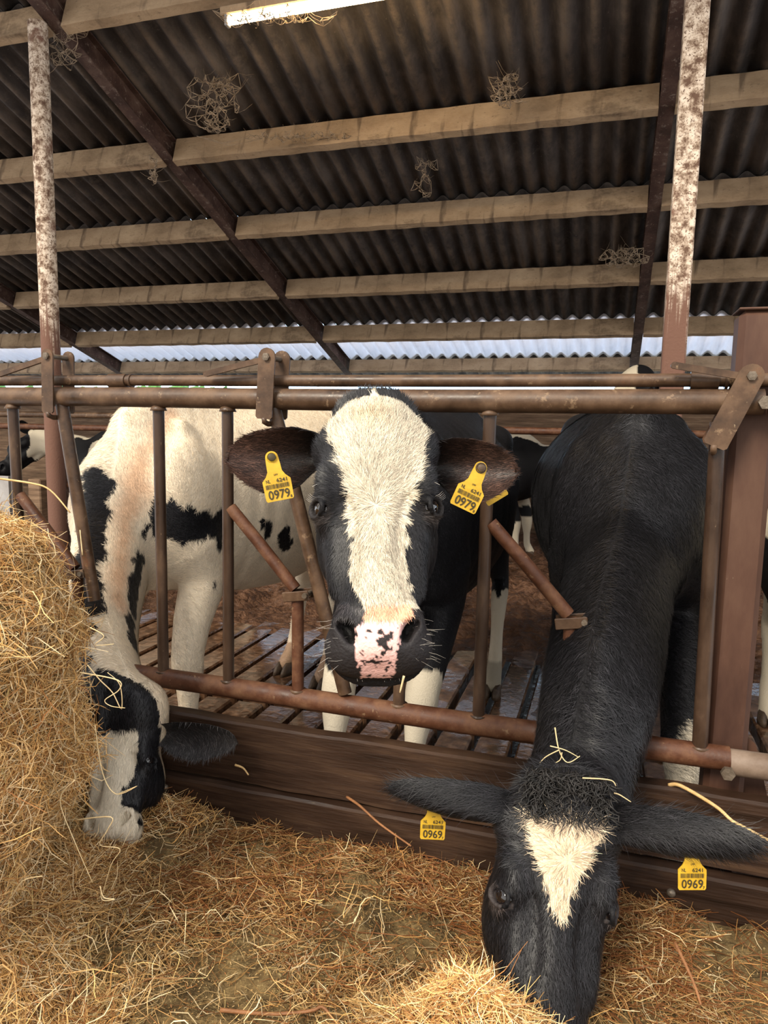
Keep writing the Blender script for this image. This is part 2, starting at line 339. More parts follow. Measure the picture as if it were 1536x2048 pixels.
# roof: corrugated sheets in rows, each row tucked over the next
def roofrow(y0, y1, mat, off):
    xs = np.arange(-16, 7, .177/10); d = (y1-y0)/cos(radians(18.64))
    base = np.array([0, y0, pz(y0)])+NRM*(.17+off)
    a = .032*np.sin(xs*2*pi/.177+(0 if off else 0))
    V = []
    for t in (0, d):
        for dz in (0, .007):
            V.append(np.stack([xs, 0*xs, 0*xs], 1)+base+DRM*t+NRM*(.038+a+dz)[:, None])
    V = np.concatenate(V); n = len(xs); i = np.arange(n-1)
    Fq = np.concatenate([np.stack([i+a_, i+1+a_, i+1+b_, i+b_], 1) for a_, b_ in ((0, 2*n), (3*n, n), (2*n, 3*n), (n, 0))])
    return V, Fq
for i, (a, bb, mt) in enumerate([(.3, 1.33, 'roof'), (1.28, 2.34, 'roof'), (2.28, 3.59, 'roof'), (3.53, 4.62, 'roof'), (4.56, 5.75, 'roof'), (5.69, 6.85, 'roof'), (6.79, 7.83, 'roof_daylit'), (7.77, 8.6, 'roof')]):
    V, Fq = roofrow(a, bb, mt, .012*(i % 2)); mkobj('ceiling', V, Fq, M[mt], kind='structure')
# far low wall under the eave, yard and hedge beyond
b = MB(); b.box((-4, 7.95, .55), (24, .12, 1.88)); b.build('wall_back', M['oldwood'], kind='structure')
b = MB(); b.box((0, 60, -.35), (200, 103, .1)); b.build('ground', M['yard'], kind='structure')
# ------------------------------------------------------------------ roof timbers
RX = [-11.37, -7.50, -3.64, .25, 4.1]
kinds = ['in view above the lamp', 'second above the fence', 'third down the slope', 'fourth down the slope', 'just above the pale sheets', 'at the eave over the gap']
ordw = ['topmost', 'topmost', 'second from the top', 'third from the top', 'fourth from the top', 'fifth from the top', 'lowest one']
bayw = ['at far left', 'left of the long rafter', 'between the main rafters', 'right of the flaking post']
for i, Y in enumerate(YS):
    if i == 0: continue
    for j in range(1, 4) if i < 4 else range(0, 4):
        if i < 4 and j == 0: continue
        x0, x1 = RX[j]+.053, RX[j+1]-.053
        if j == 3: x1 = 3.2
        c = np.array([(x0+x1)/2, Y, pz(Y)])+NRM*.085
        R = np.stack([[1, 0, 0], DRM, NRM], 1)
        hgt = .17 if i < 6 else .14
        xs = np.linspace(x0, x1, 40); bb = MB()
        # slightly sagging, worn edges
        prof = [(-.035, -.120), (.035, -.120), (.035, .085), (-.035, .085)]
        V = []
        for q, xx in enumerate(xs):
            for (py, pn) in prof:
                jit = .004*math.sin(q*1.7+py*90+i)+.003*random.uniform(-1, 1)
                V.append(np.array([xx, c[1], c[2]])+DRM*(py+jit*.5)+NRM*(pn*hgt/.17+(jit if pn < 0 else 0)))
        Fc = [(0, 3, 2, 1), (156, 157, 158, 159)]
        for q in range(39):
            for s_ in range(4): Fc.append((q*4+s_, q*4+(s_+1) % 4, (q+1)*4+(s_+1) % 4, (q+1)*4+s_))
        o = mkobj('purlin', np.array(V), Fc, M['purlin'], loc=tuple(c), smooth=False)
        tag(o, 'pale dusty purlin, %s, stretch %s' % (ordw[i], bayw[j]), 'beam', 'purlins under the corrugated roof')
labs = {-7.50: 'brown steel rafter at far left, showing its low end near the eave', -3.64: 'long brown steel rafter slanting down from upper left to the gap above the fence', .25: 'brown steel rafter running down beside the white flaking post at right'}
for X in (-7.50, -3.64, .25):
    y0, y1 = 1.2, 8.0; L = (y1-y0)/cos(radians(18.64))
    cc = np.array([X, (y0+y1)/2, pz((y0+y1)/2)]); R = np.stack([[1, 0, 0], DRM, NRM], 1)
    o = empty('rafter', tuple(cc)); tag(o, labs[X], 'beam', 'steel rafters')
    f1 = MB(); f1.box(cc-NRM*.012, (.10, L, .010), R); f1.build('bottom_flange', M['beam'], o)
    f1 = MB(); f1.box(cc+NRM*.158, (.10, L, .010), R); f1.build('top_flange', M['beam'], o)
    f1 = MB(); f1.box(cc+NRM*.073, (.008, L, .16), R); f1.build('web', M['beam'], o)
# poles
def pole(X, ztop, lab, w, mat, round_=True, Y=2.2):
    b = MB(); 
    if round_: b.tube([(X, Y, FZ), (X, Y, ztop)], w/2, 20)
    else: b.box((X, Y, (ztop+FZ)/2), (w, w, ztop-FZ), bev=.008)
    o = b.build('roof_post', M[mat], smooth='auto'); tag(o, lab, 'post', 'posts carrying the roof'); return o
pole(-3.73, pz(2.2)-.04, 'speckled white round roof post at left rising behind the first latch', .125, 'flaky', True)
pole(.30, pz(2.2)-.01, 'rusty roof post with flaking white paint at upper right', .115, 'flaky', False)
# small wall frame of the eave gap: posts, sill and pale outside strip
b = MB(); b.box((-4, 7.93, 1.515), (24, .14, .05)); o = b.build('eave_sill', M['oldwood']); tag(o, 'weathered wooden sill along the top of the far low wall', 'sill')
b = MB(); b.box((-3.5, 13, .45), (24, .1, 1.5)); o = b.build('panel_fence', M['cyan']); tag(o, 'pale cyan sheeting seen through the slit above the rail', 'fence')
def hedgez(X, Y):
    P = np.stack([X.ravel(), Y.ravel()*0, Y.ravel()], 1); return None
nx, nz = 160, 24
xs = np.linspace(-19, -10, nx); th = np.linspace(0, pi, nz)
P = np.array([(x, 15-1.2*cos(t)*1.0, -.3+2.3*sin(t)**.5) for x in xs for t in th]); P += .22*fbm(P, 3, 2, 4)[:, None]*np.array([.3, 1, 1])
i = (np.arange(nx-1)[:, None]*nz+np.arange(nz-1)[None]).ravel()
o = mkobj('hedge', P, np.stack([i, i+1, i+nz+1, i+nz], 1), M['leaf'], loc=(-14, 15, -.3)); tag(o, 'green hedge glimpsed outside through the gap at left', 'hedge')
b = MB(); b.box((-9.55, 12.5, .55), (.9, .1, 1.7), bev=.03); o = b.build('blue_panel', M['blue']); tag(o, 'bright blue panel glimpsed outside between the two fence rails at left', 'panel')
# ------------------------------------------------------------------ feed barrier
fb = empty('feed_barrier', (-.8, 0, FZ)); tag(fb, 'brown tubular steel feed barrier with locking head gates above the planks', 'barrier')
def rail(name, x0, x1, z, r, mat, Y=0, lab=None, wob=.002, parent=fb):
    xs = np.linspace(x0, x1, 30); b = MB()
    b.tube([(x, Y+wob*sin(x*5), z+wob*sin(x*3.1)) for x in xs], r, 22)
    o = b.build(name, M[mat], parent, smooth='auto'); 
    if lab: o['label'] = lab
    return o
rail('top_rail', -3.4, .345, 1.282, .031, 'pipe')
lr = rail('locking_rail', -3.4, .40, 1.335, .0165, 'pipe', Y=.012, wob=.001)
rail('bottom_rail', -3.4, .335, .385, .031, 'rust')
o = rail('bottom_rail', .335, 1.3, .380, .033, 'sleeve', lab='paler sleeve joined on right of the post', wob=0)
rail('top_rail', .36, 1.3, 1.282, .031, 'pipe', wob=0)
rail('locking_rail', .40, 1.3, 1.335, .015, 'sleeve', Y=.012, wob=0)
for x in (at(232, 758, 0)[0], at(1410, 762, 0)[0]):
    b = MB(); b.cyl((x-.032, .012, 1.335), (x+.032, .012, 1.335), .0215, 20); b.build('sleeve', M['pipe'], lr, smooth='auto')
    b = MB(); b.cyl((x+.045, .012, 1.335), (x+.052, .012, 1.335), .021, 20); b.build('collar', M['pipe'], lr, smooth='auto')
def bar(name, pts, r, mat='pipe_dark', n=14, Y=0, taper=None):
    b = MB(); P = [np.array((x, y, z)) for x, y, z in pts]
    b.tube(P, r, n); return b.build(name, M[mat], fb, smooth='auto')
def weld(x, z, s):
    b = MB(); b.tube([(x, 0, z), (x, 0, z+s*.008), (x, 0, z+s*.016)], [.026, .023, .019], 16, cap=True); b.build('weld', M['pipe'], fb, smooth=True)
for x0, x1 in ((-2.68, -2.68), (-1.893, -1.886), (-1.33, -1.333), (-1.09, -1.096), (-.535, -.54), (-.305, -.307)):
    bar('vertical_bar', [(x0, 0, 1.27), (x1, 0, .395)], .0175); weld(x0, 1.243, 1); weld(x1, .412, -1)
bar('vertical_bar', [(.250, -.005, 1.235), (.265, 0, .395)], .019); weld(.265, .412, -1)
# slanting stays, short stubs and their hinge brackets
for a in (-2.68, -1.89, -1.093, -.303):
    bar('slanting_stay', [(a+.01, 0, .955), (a+.10, 0, .860), (a+.225, 0, .722)], .0185, 'rust')
    bar('stub_bar', [(a+.232, 0, .715), (a+.234, 0, .395)], .0185, 'rust'); weld(a+.234, .412, -1)
    b = MB(); b.box((a+.235, -.022, .705), (.085, .006, .030), [[.98, 0, -.16], [0, 1, 0], [.16, 0, .98]], bev=.002)
    b.box((a+.235, .022, .705), (.085, .006, .030), [[.98, 0, -.16], [0, 1, 0], [.16, 0, .98]], bev=.002)
    o = b.build('hinge_bracket', M['pipe'], fb)
    b = MB(); b.cyl((a+.268, -.034, .712), (a+.268, .034, .712), .008, 12); b.build('hinge_bolt', M['bolt'], o, smooth='auto')
# swinging neck bars with their latches
def plate(P0, P1, w, th, Y):            # flat strap with rounded ends in an XZ plane
    P0 = np.array(P0); P1 = np.array(P1); d = P1-P0; L = np.linalg.norm(d); d = d/L; n_ = np.array([-d[1], d[0]])
    pts = []
    for k in range(9):
        a = pi/2+pi*k/8; pts.append(P0+w/2*(cos(a)*d+sin(a)*n_))
    pts += [P1-n_*w/2-d*.006, P1-n_*(w/2-.006), P1+n_*(w/2-.006), P1+n_*w/2-d*.006]
    return [(p[0], Y, p[1]) for p in pts]
def latch(xt, zt, xb, zb, bottom, wide=.048, handle=None, hinge=True, lab=None, bx=None):
    h = empty('head_lock', (xt, 0, zt)); h.parent = fb; h.location = h.location-fb.location
    if lab: h['label'] = lab
    for nm, Y, dx in (('front_strap', -.040, 0), ('rear_strap', .045, .006)):
        b = MB(); b.prism(plate((xt+dx, zt), (xb+dx, zb), wide, .006, Y), (0, 1, 0), .006); b.build(nm, M['pipe'], h)
    b = MB(); b.cyl((xt, -.052, zt), (xt, .056, zt), .0080, 14); b.cyl((xt, -.051, zt), (xt, -.043, zt), .0115, 6); b.build('pivot_bolt', M['bolt'], h, smooth='auto')
    b = MB(); b.tube([(xb, -.040, zb+.004), (xb, -.038, zb-.008), (xb+.002, -.02, zb-.014), (xb+.004, .02, zb-.014), (xb+.006, .043, zb-.006), (xb+.006, .045, zb+.03)], .008, 8)
    b.build('strap_bend', M['pipe'], h, smooth=True)
    if bottom is not None:
        b = MB(); b.tube([(bx or xb, 0, zb+.03), (bottom[0], 0, bottom[1])], .0205, 16); b.build('neck_bar', M['pipe'], h, smooth='auto')
    if handle:
        (x1, z1), Yh = handle, -.034; b = MB(); b.prism(plate((x1, z1), (xt+.0, zt-.004), .016, .006, Yh), (0, 1, 0), .012); b.build('handle_strap', M['pipe'], h)
p1 = at(95, 712, -.04); p1b = at(91, 826, -.04)
latch(p1[0], p1[2], p1b[0]+.01, p1b[2], (at(190, 1240, 0)[0], .62), .044, (at(15, 747, 0)[0], 1.352), lab='head lock at far left, hanging straight down', bx=p1b[0]+.03)
p2 = at(534, 714, -.04); p2b = at(528, 838, -.04)
latch(p2[0], p2[2], p2b[0], p2b[2], (at(690, 1400, 0)[0], .42), .052, (at(425, 752, 0)[0], 1.352), lab='head lock left of the middle cow, hanging straight down', bx=p2b[0]+.012)
p3 = at(1503, 752, -.04); p3b = at(1428, 893, -.04)
latch(p3[0], p3[2], p3b[0], p3b[2], None, .056, (at(1346, 735, 0)[0], 1.368), lab='head lock at far right with its strap swung aside')
# right-hand barrier post
q0 = at(1522, 632, .085); b = MB(); b.box((.335, .088, (q0[2]+FZ)/2+.01), (.098, .098, q0[2]-FZ), bev=.014)
o = b.build('barrier_post', M['post'], smooth='auto'); tag(o, 'thick red-brown steel post at the right end of the feed barrier', 'post')
b = MB(); b.box((.335, .088, q0[2]+.012), (.105, .105, .006), bev=.002); b.build('cap', M['post'], o)
b = MB(); b.prism([(.384, .09, FZ), (.384, .09, .42), (.41, .09, .40), (.47, .09, .18), (.47, .09, FZ)], (0, 1, 0), .012); b.build('gusset', M['post'], o)
for z, x in ((.335, 1455), (1.262, 1531)):
    pb = at(x, 1545 if z < 1 else 805, -.035)
    b = MB(); b.cyl((pb[0], -.045, pb[2]), (pb[0], .03, pb[2]), .012, 12); b.cyl((pb[0], -.047, pb[2]), (pb[0], -.035, pb[2]), .017, 6); b.build('bolt', M['bolt'], o, smooth='auto')
# planks in front of the cows' feet
def plank(z0, z1, Y, lab, sd):
    xs = np.linspace(-3.2, 1.3, 120); prof = [(-.026, z0), (.026, z0), (.026, z1-.006), (.020, z1), (-.018, z1), (-.026, z1-.006)]
    V = np.array([(x, Y+py, z) for x in xs for py, z in prof]); V += .0025*vnoise(V, 9, sd)[:, None]*np.array([0, 1, 1]); V[:, 2] += .004*np.sin(V[:, 0]*2.2+sd)
    n = 6; Fc = [tuple(range(n)), tuple(range(119*n, 120*n))[::-1]]
    for q in range(119):
        for s_ in range(n): Fc.append((q*n+s_, (q+1)*n+s_, (q+1)*n+(s_+1) % n, q*n+(s_+1) % n))
    o = mkobj('plank', V, Fc, M['wood'], loc=(-.9, Y, z0), smooth=False); tag(o, lab, 'plank', 'planks below the feed barrier'); return o
pk = plank(.105, .297, -.012, 'upper wet brown plank under the bottom rail, its top strewn with dirt', 1)
pk2 = plank(-.12, .093, -.038, 'lower wet brown plank along the floor, half buried in hay', 2)
for px, py, Y, par in ((336, 1490, -.04, pk), (1342, 1786, -.066, pk2), (330, 1575, -.066, pk2)):
    c = at(px, py, Y); b = MB(); b.tube([c+(0, .02, 0), c+(0, -.004, 0), c+(0, -.009, 0)], [.011, .011, .006], 14); b.build('bolt_head', M['bolt'], par, smooth=True)
# lamp under the uppermost purlin
la, lb = at(452, 24, 2.22), at(700, -4, 2.22)
zc = (la[2]+lb[2])/2-.035
lt = empty('tube_lamp', (la[0], 2.22, zc)); tag(lt, 'glowing warm fluorescent tube lamp under the topmost purlin', 'lamp')
x0, x1 = la[0], la[0]+1.5
b = MB(); b.box(((x0+x1)/2, 2.23, zc+.055), (1.56, .07, .05), bev=.006); b.build('housing', M['purlin'], lt)
em, nt, p = newmat('lamp_glow'); p.inputs['Emission Color'].default_value = (1, .72, .36, 1); p.inputs['Emission Strength'].default_value = 26; p.inputs['Base Color'].default_value = (.9, .8, .6, 1)
b = MB(); b.cyl((x0+.02, 2.22, zc), (x1-.02, 2.22, zc), .022, 16); b.build('tube', em, lt, smooth='auto')
for x in (x0+.01, x1-.01):
    b = MB(); b.box((x, 2.22, zc+.015), (.022, .045, .09), bev=.004); b.build('end_cap', M['sheet'], lt)
# cubicle rails and boards at the back
def bgpipe(pts, r, lab, mat='pipe', cat='rail', name='cubicle_rail', grp='cubicle rails behind the cows'):
    b = MB(); b.tube(pts, r, 12); o = b.build(name, M[mat], smooth='auto'); tag(o, lab, cat, grp); return o
bgpipe([(-9, 3.6, 1.235), (-3.0, 3.6, 1.235)], .028, 'upper rusty cubicle rail at left just under the feed barrier top')
bgpipe([(-9, 3.6, 1.12), (-4.1, 3.6, 1.12)], .028, 'lower rusty cubicle rail at left, behind the black-and-white cow', 'rust')
bgpipe([(-3.0, 3.6, 1.174), (2.8, 3.6, 1.174)], .028, 'rusty cubicle rail seen beside the middle cow', 'rust')
bgpipe([(-4.90, 3.45, .60), (-3.0, 3.45, .60)], .034, 'low cubicle rail behind the pale cow neck', 'rust')
a = at(120, 850, 3.4); b = MB(); b.box((a[0]-.02, 3.4, .35), (.10, .12, 1.3), bev=.01); o = b.build('cubicle_post', M['beam']); tag(o, 'dark upright cubicle post at left behind the slanting neck bar', 'post')
a = at(90, 980, 3.3); b = MB(); b.box((a[0]-.03, 3.25, .10), (.14, .10, 1.12), bev=.01); o = b.build('wooden_post', M['oldwood']); tag(o, 'short old wooden post at left beside the grey sheet', 'post')
a = at(-60, 990, 3.35); b = MB(); b.box((a[0]-.3, 3.36, .22), (1.55, .03, .88)); o = b.build('partition_sheet', M['sheet']); tag(o, 'grey metal partition sheet at left edge behind the hay', 'panel')
b = MB(); b.box((-7.2, 4.6, .55), (2.4, .06, 1.3)); o = b.build('board_wall', M['oldwood']); tag(o, 'old horizontal boards behind the black-and-white cow at left', 'boards')
# ------------------------------------------------------------------ solid modelling: distance fields on a grid
def unit(v): v = np.asarray(v, float); return v/(np.linalg.norm(v)+1e-12)
def axis_cells(lo, hi, flo, fhi, hf, hc):
    a = [lo]
    while a[-1] < hi:
        x = a[-1]; d = 0 if flo <= x <= fhi else min(abs(x-flo), abs(x-fhi))
        a.append(x+min(hc, hf+d*.12))
    return np.array(a, np.float32)
class Field:
    def __init__(s, lo, hi, flo, fhi, hf=.004, hc=.016):
        s.ax = [axis_cells(lo[i], hi[i], flo[i], fhi[i], hf, hc) for i in range(3)]
        s.V = np.full([len(a) for a in s.ax], .5, np.float32)
    def region(s, lo, hi):
        sl = []
        for i in range(3):
            a = int(np.searchsorted(s.ax[i], lo[i])); b = int(np.searchsorted(s.ax[i], hi[i])); sl.append(slice(max(a-1, 0), max(b+1, a+1)))
        X = s.ax[0][sl[0]][:, None, None]; Y = s.ax[1][sl[1]][None, :, None]; Z = s.ax[2][sl[2]][None, None, :]
        return tuple(sl), X, Y, Z
    def put(s, sl, D, k, op='+'):
        A = s.V[sl]
        if op == '+':
            if k > 0: h = np.clip(k-np.abs(A-D), 0, None)/k; s.V[sl] = np.minimum(A, D)-h*h*k*.25
            else: s.V[sl] = np.minimum(A, D)
        else:
            D = -D; h = np.clip(k-np.abs(A-D), 0, None)/max(k, 1e-6); s.V[sl] = np.maximum(A, D)+h*h*k*.25
    def ell(s, c, R, r, k=.02, op='+'):
        c = np.asarray(c, float); R = np.asarray(R, float); r = np.asarray(r, float); m_ = r.max()+k+.02
        sl, X, Y, Z = s.region(c-m_, c+m_)
        if 0 in s.V[sl].shape: return
        q = [(X-c[0])*R[i][0]+(Y-c[1])*R[i][1]+(Z-c[2])*R[i][2] for i in range(3)]
        k0 = np.sqrt(sum((q[i]/r[i])**2 for i in range(3))); k1 = np.sqrt(sum((q[i]/r[i]**2)**2 for i in range(3)))+1e-6
        s.put(sl, (k0*(k0-1)/k1).astype(np.float32), k, op)
    def loft(s, P, w, h, dors, k=.03, n=2., tu=0., td=0., sub=3, hd=None):
        P = np.array(P, float); m_ = len(P)
        w = np.broadcast_to(w, (m_,)).astype(float); h = np.broadcast_to(h, (m_,)).astype(float)
        hd = h if hd is None else np.broadcast_to(hd, (m_,)).astype(float)
        D = np.array(dors, float); D = np.broadcast_to(D, (m_, 3)); tu = np.broadcast_to(tu, (m_,)).astype(float); td = np.broadcast_to(td, (m_,)).astype(float)
        if sub > 1:
            A = np.concatenate([P, w[:, None], h[:, None], hd[:, None], D, tu[:, None], td[:, None]], 1); O = []
            for i in range(m_-1):
                p0, p1, p2, p3 = A[max(i-1, 0)], A[i], A[i+1], A[min(i+2, m_-1)]
                for q in range(sub):
                    t = q/sub; O.append(.5*((2*p1)+(-p0+p2)*t+(2*p0-5*p1+4*p2-p3)*t*t+(-p0+3*p1-3*p2+p3)*t**3))
            O.append(A[-1]); A = np.array(O); P, w, h, hd, D, tu, td = A[:, :3], A[:, 3], A[:, 4], A[:, 5], A[:, 6:9], A[:, 9], A[:, 10]
        mr = max(w.max(), h.max(), hd.max())+k+.02
        sl, X, Y, Z = s.region(P.min(0)-mr, P.max(0)+mr); sh = s.V[sl].shape
        if 0 in sh: return
        T = np.full(sh, .5, np.float32); X0, Y0, Z0 = [q.start for q in sl]
        for i in range(len(P)-1):
            a, b = P[i], P[i+1]; ab = b-a; L = np.linalg.norm(ab); t_ = ab/L
            m2 = max(w[i], w[i+1], h[i], h[i+1], hd[i], hd[i+1])+k+.02
            s2, X, Y, Z = s.region(np.minimum(a, b)-m2, np.maximum(a, b)+m2)
            s2 = tuple(slice(max(q.start, o.start), min(q.stop, o.stop)) for q, o in zip(s2, sl))
            X = s.ax[0][s2[0]][:, None, None]-a[0]; Y = s.ax[1][s2[1]][None, :, None]-a[1]; Z = s.ax[2][s2[2]][None, None, :]-a[2]
            t = np.clip((X*ab[0]+Y*ab[1]+Z*ab[2])/(L*L), 0, 1).astype(np.float32)
            d = D[i]*.5+D[i+1]*.5; d = unit(d-t_*(d@t_)); sd = np.cross(t_, d)
            X = X-t*ab[0]; Y = Y-t*ab[1]; Z = Z-t*ab[2]
            u_ = X*sd[0]+Y*sd[1]+Z*sd[2]; v_ = X*d[0]+Y*d[1]+Z*d[2]; c_ = X*t_[0]+Y*t_[1]+Z*t_[2]
            ww = w[i]+(w[i+1]-w[i])*t
            hh = np.where(v_ > 0, h[i]+(h[i+1]-h[i])*t, hd[i]+(hd[i+1]-hd[i])*t)
            vn = v_/hh; ww = ww*(1-(tu[i]+(tu[i+1]-tu[i])*t)*np.clip(vn, 0, 1)**2-(td[i]+(td[i+1]-td[i])*t)*np.clip(-vn, 0, 1)**2)
            rl = np.minimum(ww, hh)
            if n == 2.: rad = np.sqrt((u_/ww)**2+vn**2+(c_/rl)**2)
            else: rad = ((np.abs(u_)/ww)**n+np.abs(vn)**n+(np.abs(c_)/rl)**n)**(1/n)
            dd = ((rad-1)*rl).astype(np.float32)
            ts = tuple(slice(q.start-o, q.stop-o) for q, o in zip(s2, (X0, Y0, Z0)))
            T[ts] = np.minimum(T[ts], dd)
        s.put(sl, T, k)
    def mesh(s):
        V = s.V; S = V < 0; nx, ny, nz = V.shape
        c = S[:-1, :-1, :-1].astype(np.int8)
        cnt = np.zeros((nx-1, ny-1, nz-1), np.int8); corners = [(a, b, c_) for a in (0, 1) for b in (0, 1) for c_ in (0, 1)]
        for a, b, c_ in corners: cnt += S[a:nx-1+a, b:ny-1+b, c_:nz-1+c_]
        act = (cnt > 0) & (cnt < 8); I, J, K = np.nonzero(act); nv = len(I)
        idx = np.full((nx-1, ny-1, nz-1), -1, np.int32); idx[I, J, K] = np.arange(nv)
        acc = np.zeros((nv, 3)); num = np.zeros(nv)
        AX = s.ax
        for a in corners:
            for d in range(3):
                if a[d]: continue
                b = list(a); b[d] = 1
                va = V[I+a[0], J+a[1], K+a[2]]; vb = V[I+b[0], J+b[1], K+b[2]]
                m_ = (va < 0) != (vb < 0); t = np.where(m_, va/(va-vb+1e-20), 0)
                pa = np.stack([AX[0][I+a[0]], AX[1][J+a[1]], AX[2][K+a[2]]], 1); pb = np.stack([AX[0][I+b[0]], AX[1][J+b[1]], AX[2][K+b[2]]], 1)
                p = pa+(pb-pa)*t[:, None]; acc += p*m_[:, None]; num += m_
        P = acc/num[:, None]; Q = []
        for d in range(3):
            o1, o2 = (d+1) % 3, (d+2) % 3
            sa = [slice(None)]*3; sb = [slice(None)]*3; sa[d] = slice(0, -1); sb[d] = slice(1, None)
            A = S[tuple(sa)]; B = S[tuple(sb)]; E = A != B
            ii = np.array(np.nonzero(E)).T; ii = ii[(ii[:, o1] > 0) & (ii[:, o2] > 0) & (ii[:, o1] < V.shape[o1]-1) & (ii[:, o2] < V.shape[o2]-1)]
            fl = A[ii[:, 0], ii[:, 1], ii[:, 2]]
            def g(da, db):
                j = ii.copy(); j[:, o1] -= da; j[:, o2] -= db; return idx[j[:, 0], j[:, 1], j[:, 2]]
            q = np.stack([g(1, 1), g(0, 1), g(0, 0), g(1, 0)], 1)
            q[~fl] = q[~fl][:, ::-1]; Q.append(q)
        Q = np.concatenate(Q); return P, Q[(Q >= 0).all(1)]
def relax(P, Q, it=4, lam=.5):
    n = len(P); e = np.concatenate([Q[:, [0, 1]], Q[:, [1, 2]], Q[:, [2, 3]], Q[:, [3, 0]]]); e = np.concatenate([e, e[:, ::-1]])
    deg = np.bincount(e[:, 0], minlength=n)+1e-9
    for q in range(it):
        for l in (lam, -lam*1.02) if it > 2 else (lam,):
            L = np.stack([np.bincount(e[:, 0], P[e[:, 1], a], n) for a in range(3)], 1)/deg[:, None]-P; P = P+l*L
    return P
def vnormals(P, Q):
    n = np.cross(P[Q[:, 2]]-P[Q[:, 0]], P[Q[:, 3]]-P[Q[:, 1]]); N_ = np.stack([sum(np.bincount(Q[:, c], n[:, a], len(P)) for c in range(4)) for a in range(3)], 1)
    return N_/(np.linalg.norm(N_, axis=1)[:, None]+1e-12)

# ------------------------------------------------------------------ ears
def ear_mesh(base, tip, edge, face, W=.062, cup=.030, th=.006, nu=36, nv=26, droop=.0, low=1.0):
    """leaf-shaped cupped ear: base->tip, 'edge' points to its upper rim, 'face' is the way it opens"""
    base, tip, edge, face = map(lambda q: np.array(q, float), (base, tip, edge, face))
    ax = tip-base; L = np.linalg.norm(ax); ax /= L; edge = unit(edge-ax*(edge@ax)); face = unit(np.cross(ax, edge))*(1 if np.cross(ax, edge)@face > 0 else -1)
    us = np.linspace(0, 1, nu); vs = np.linspace(-1, 1, nv); V = []
    for sgn in (1, -1):
        for u in us:
            hw = np.interp(u, [0, .12, .3, .5, .68, .82, .92, .98, 1], [.34, .58, .80, .86, .84, .74, .58, .34, .10])*W
            hl_ = np.interp(u, [0, .12, .3, .5, .68, .82, .92, .98, 1], [.30, .50, .95, 1.15, 1.0, .72, .44, .20, .06])*W
            cu = np.interp(u, [0, .2, .5, .8, 1], [1.15, 1.2, 1.0, .6, .15])*cup
            for v in vs:
                vv = v; up = (hl_*low if v < 0 else hw)*vv
                dep = cu*(vv*vv)*1.0-cu*.9*(1-u)*0
                t_ = th*(1-abs(v)**4*.7)*(1-.4*u)
                V.append(base+ax*L*u+edge*(up-droop*u*u)+face*(dep-sgn*-t_/2-(cu*.8)))
    V = np.array(V); n = nu*nv; Fq = []
    for a in range(nu-1):
        for b in range(nv-1):
            i = a*nv+b; Fq.append((i, i+nv, i+nv+1, i+1)); Fq.append((n+i, n+i+1, n+i+nv+1, n+i+nv))
    for a in range(nu-1):
        for b in (0, nv-1):
            i = a*nv+b; q = (i, n+i, n+i+nv, i+nv); Fq.append(q if b == 0 else q[::-1])
    for a in (0, nu-1):
        for b in range(nv-1):
            i = a*nv+b; q = (i, i+1, n+i+1, n+i); Fq.append(q if a == 0 else q[::-1])
    Fq = np.array(Fq); Nn = vnormals(V, Fq); c = V[:n].mean(0)
    if ((V[:n][len(us)//2*nv+nv//2]-V[n:][len(us)//2*nv+nv//2])@Nn[nu//2*nv+nv//2]) < 0: Fq = Fq[:, ::-1]
    return V, Fq, n

# ------------------------------------------------------------------ strands laid as small ribbons
def ribbons(name, P, Nn, D, L, W, C, mat, parent, lift=.25, curl=.15, nseg=3, loc=None, gravity=0):
    n = len(P); D = D-Nn*(D*Nn).sum(1)[:, None]; D /= np.linalg.norm(D, axis=1)[:, None]+1e-9
    S = np.cross(Nn, D); R_ = rng.normal(0, 1, (n, 1)); V = np.zeros((n, (nseg+1)*2, 3)); 
    for q in range(nseg+1):
        t = q/nseg; c = P+D*(L*t)[:, None]*1.0+S*(curl*R_*(L*t*t)[:, None])+Nn*(lift*L*(t-.35*t*t))[:, None]
        wq = (W*(1-.85*t**1.5)/2)[:, None]; V[:, 2*q] = c-S*wq; V[:, 2*q+1] = c+S*wq
    b = (np.arange(n)*(nseg+1)*2)[:, None]; Fq = np.concatenate([np.stack([b[:, 0]+2*q, b[:, 0]+2*q+1, b[:, 0]+2*q+3, b[:, 0]+2*q+2], 1) for q in range(nseg)])
    Cc = np.repeat(C[:, None], (nseg+1)*2, 1).reshape(-1, 3)
    return mkobj(name, V.reshape(-1, 3), Fq, mat, parent, loc, smooth=False, colr=Cc)
def sample(P, Q, Nn, n, mask=None):
    """points spread over the faces by area"""
    a = P[Q]; ar = np.linalg.norm(np.cross(a[:, 2]-a[:, 0], a[:, 3]-a[:, 1]), axis=1)/2
    if mask is not None: ar = ar*mask
    tot = ar.sum(); f = rng.choice(len(Q), n, p=ar/tot); u = rng.random((n, 1)); v = rng.random((n, 1)); q = a[f]
    p = (q[:, 0]*(1-u)+q[:, 1]*u)*(1-v)+(q[:, 3]*(1-u)+q[:, 2]*u)*v
    return p, unitr(Nn[Q[f]].mean(1)), f
def unitr(a): return a/(np.linalg.norm(a, axis=1)[:, None]+1e-12)

WHT = np.array([.66, .575, .44]); BLK = np.array([.0068, .0064, .0074])
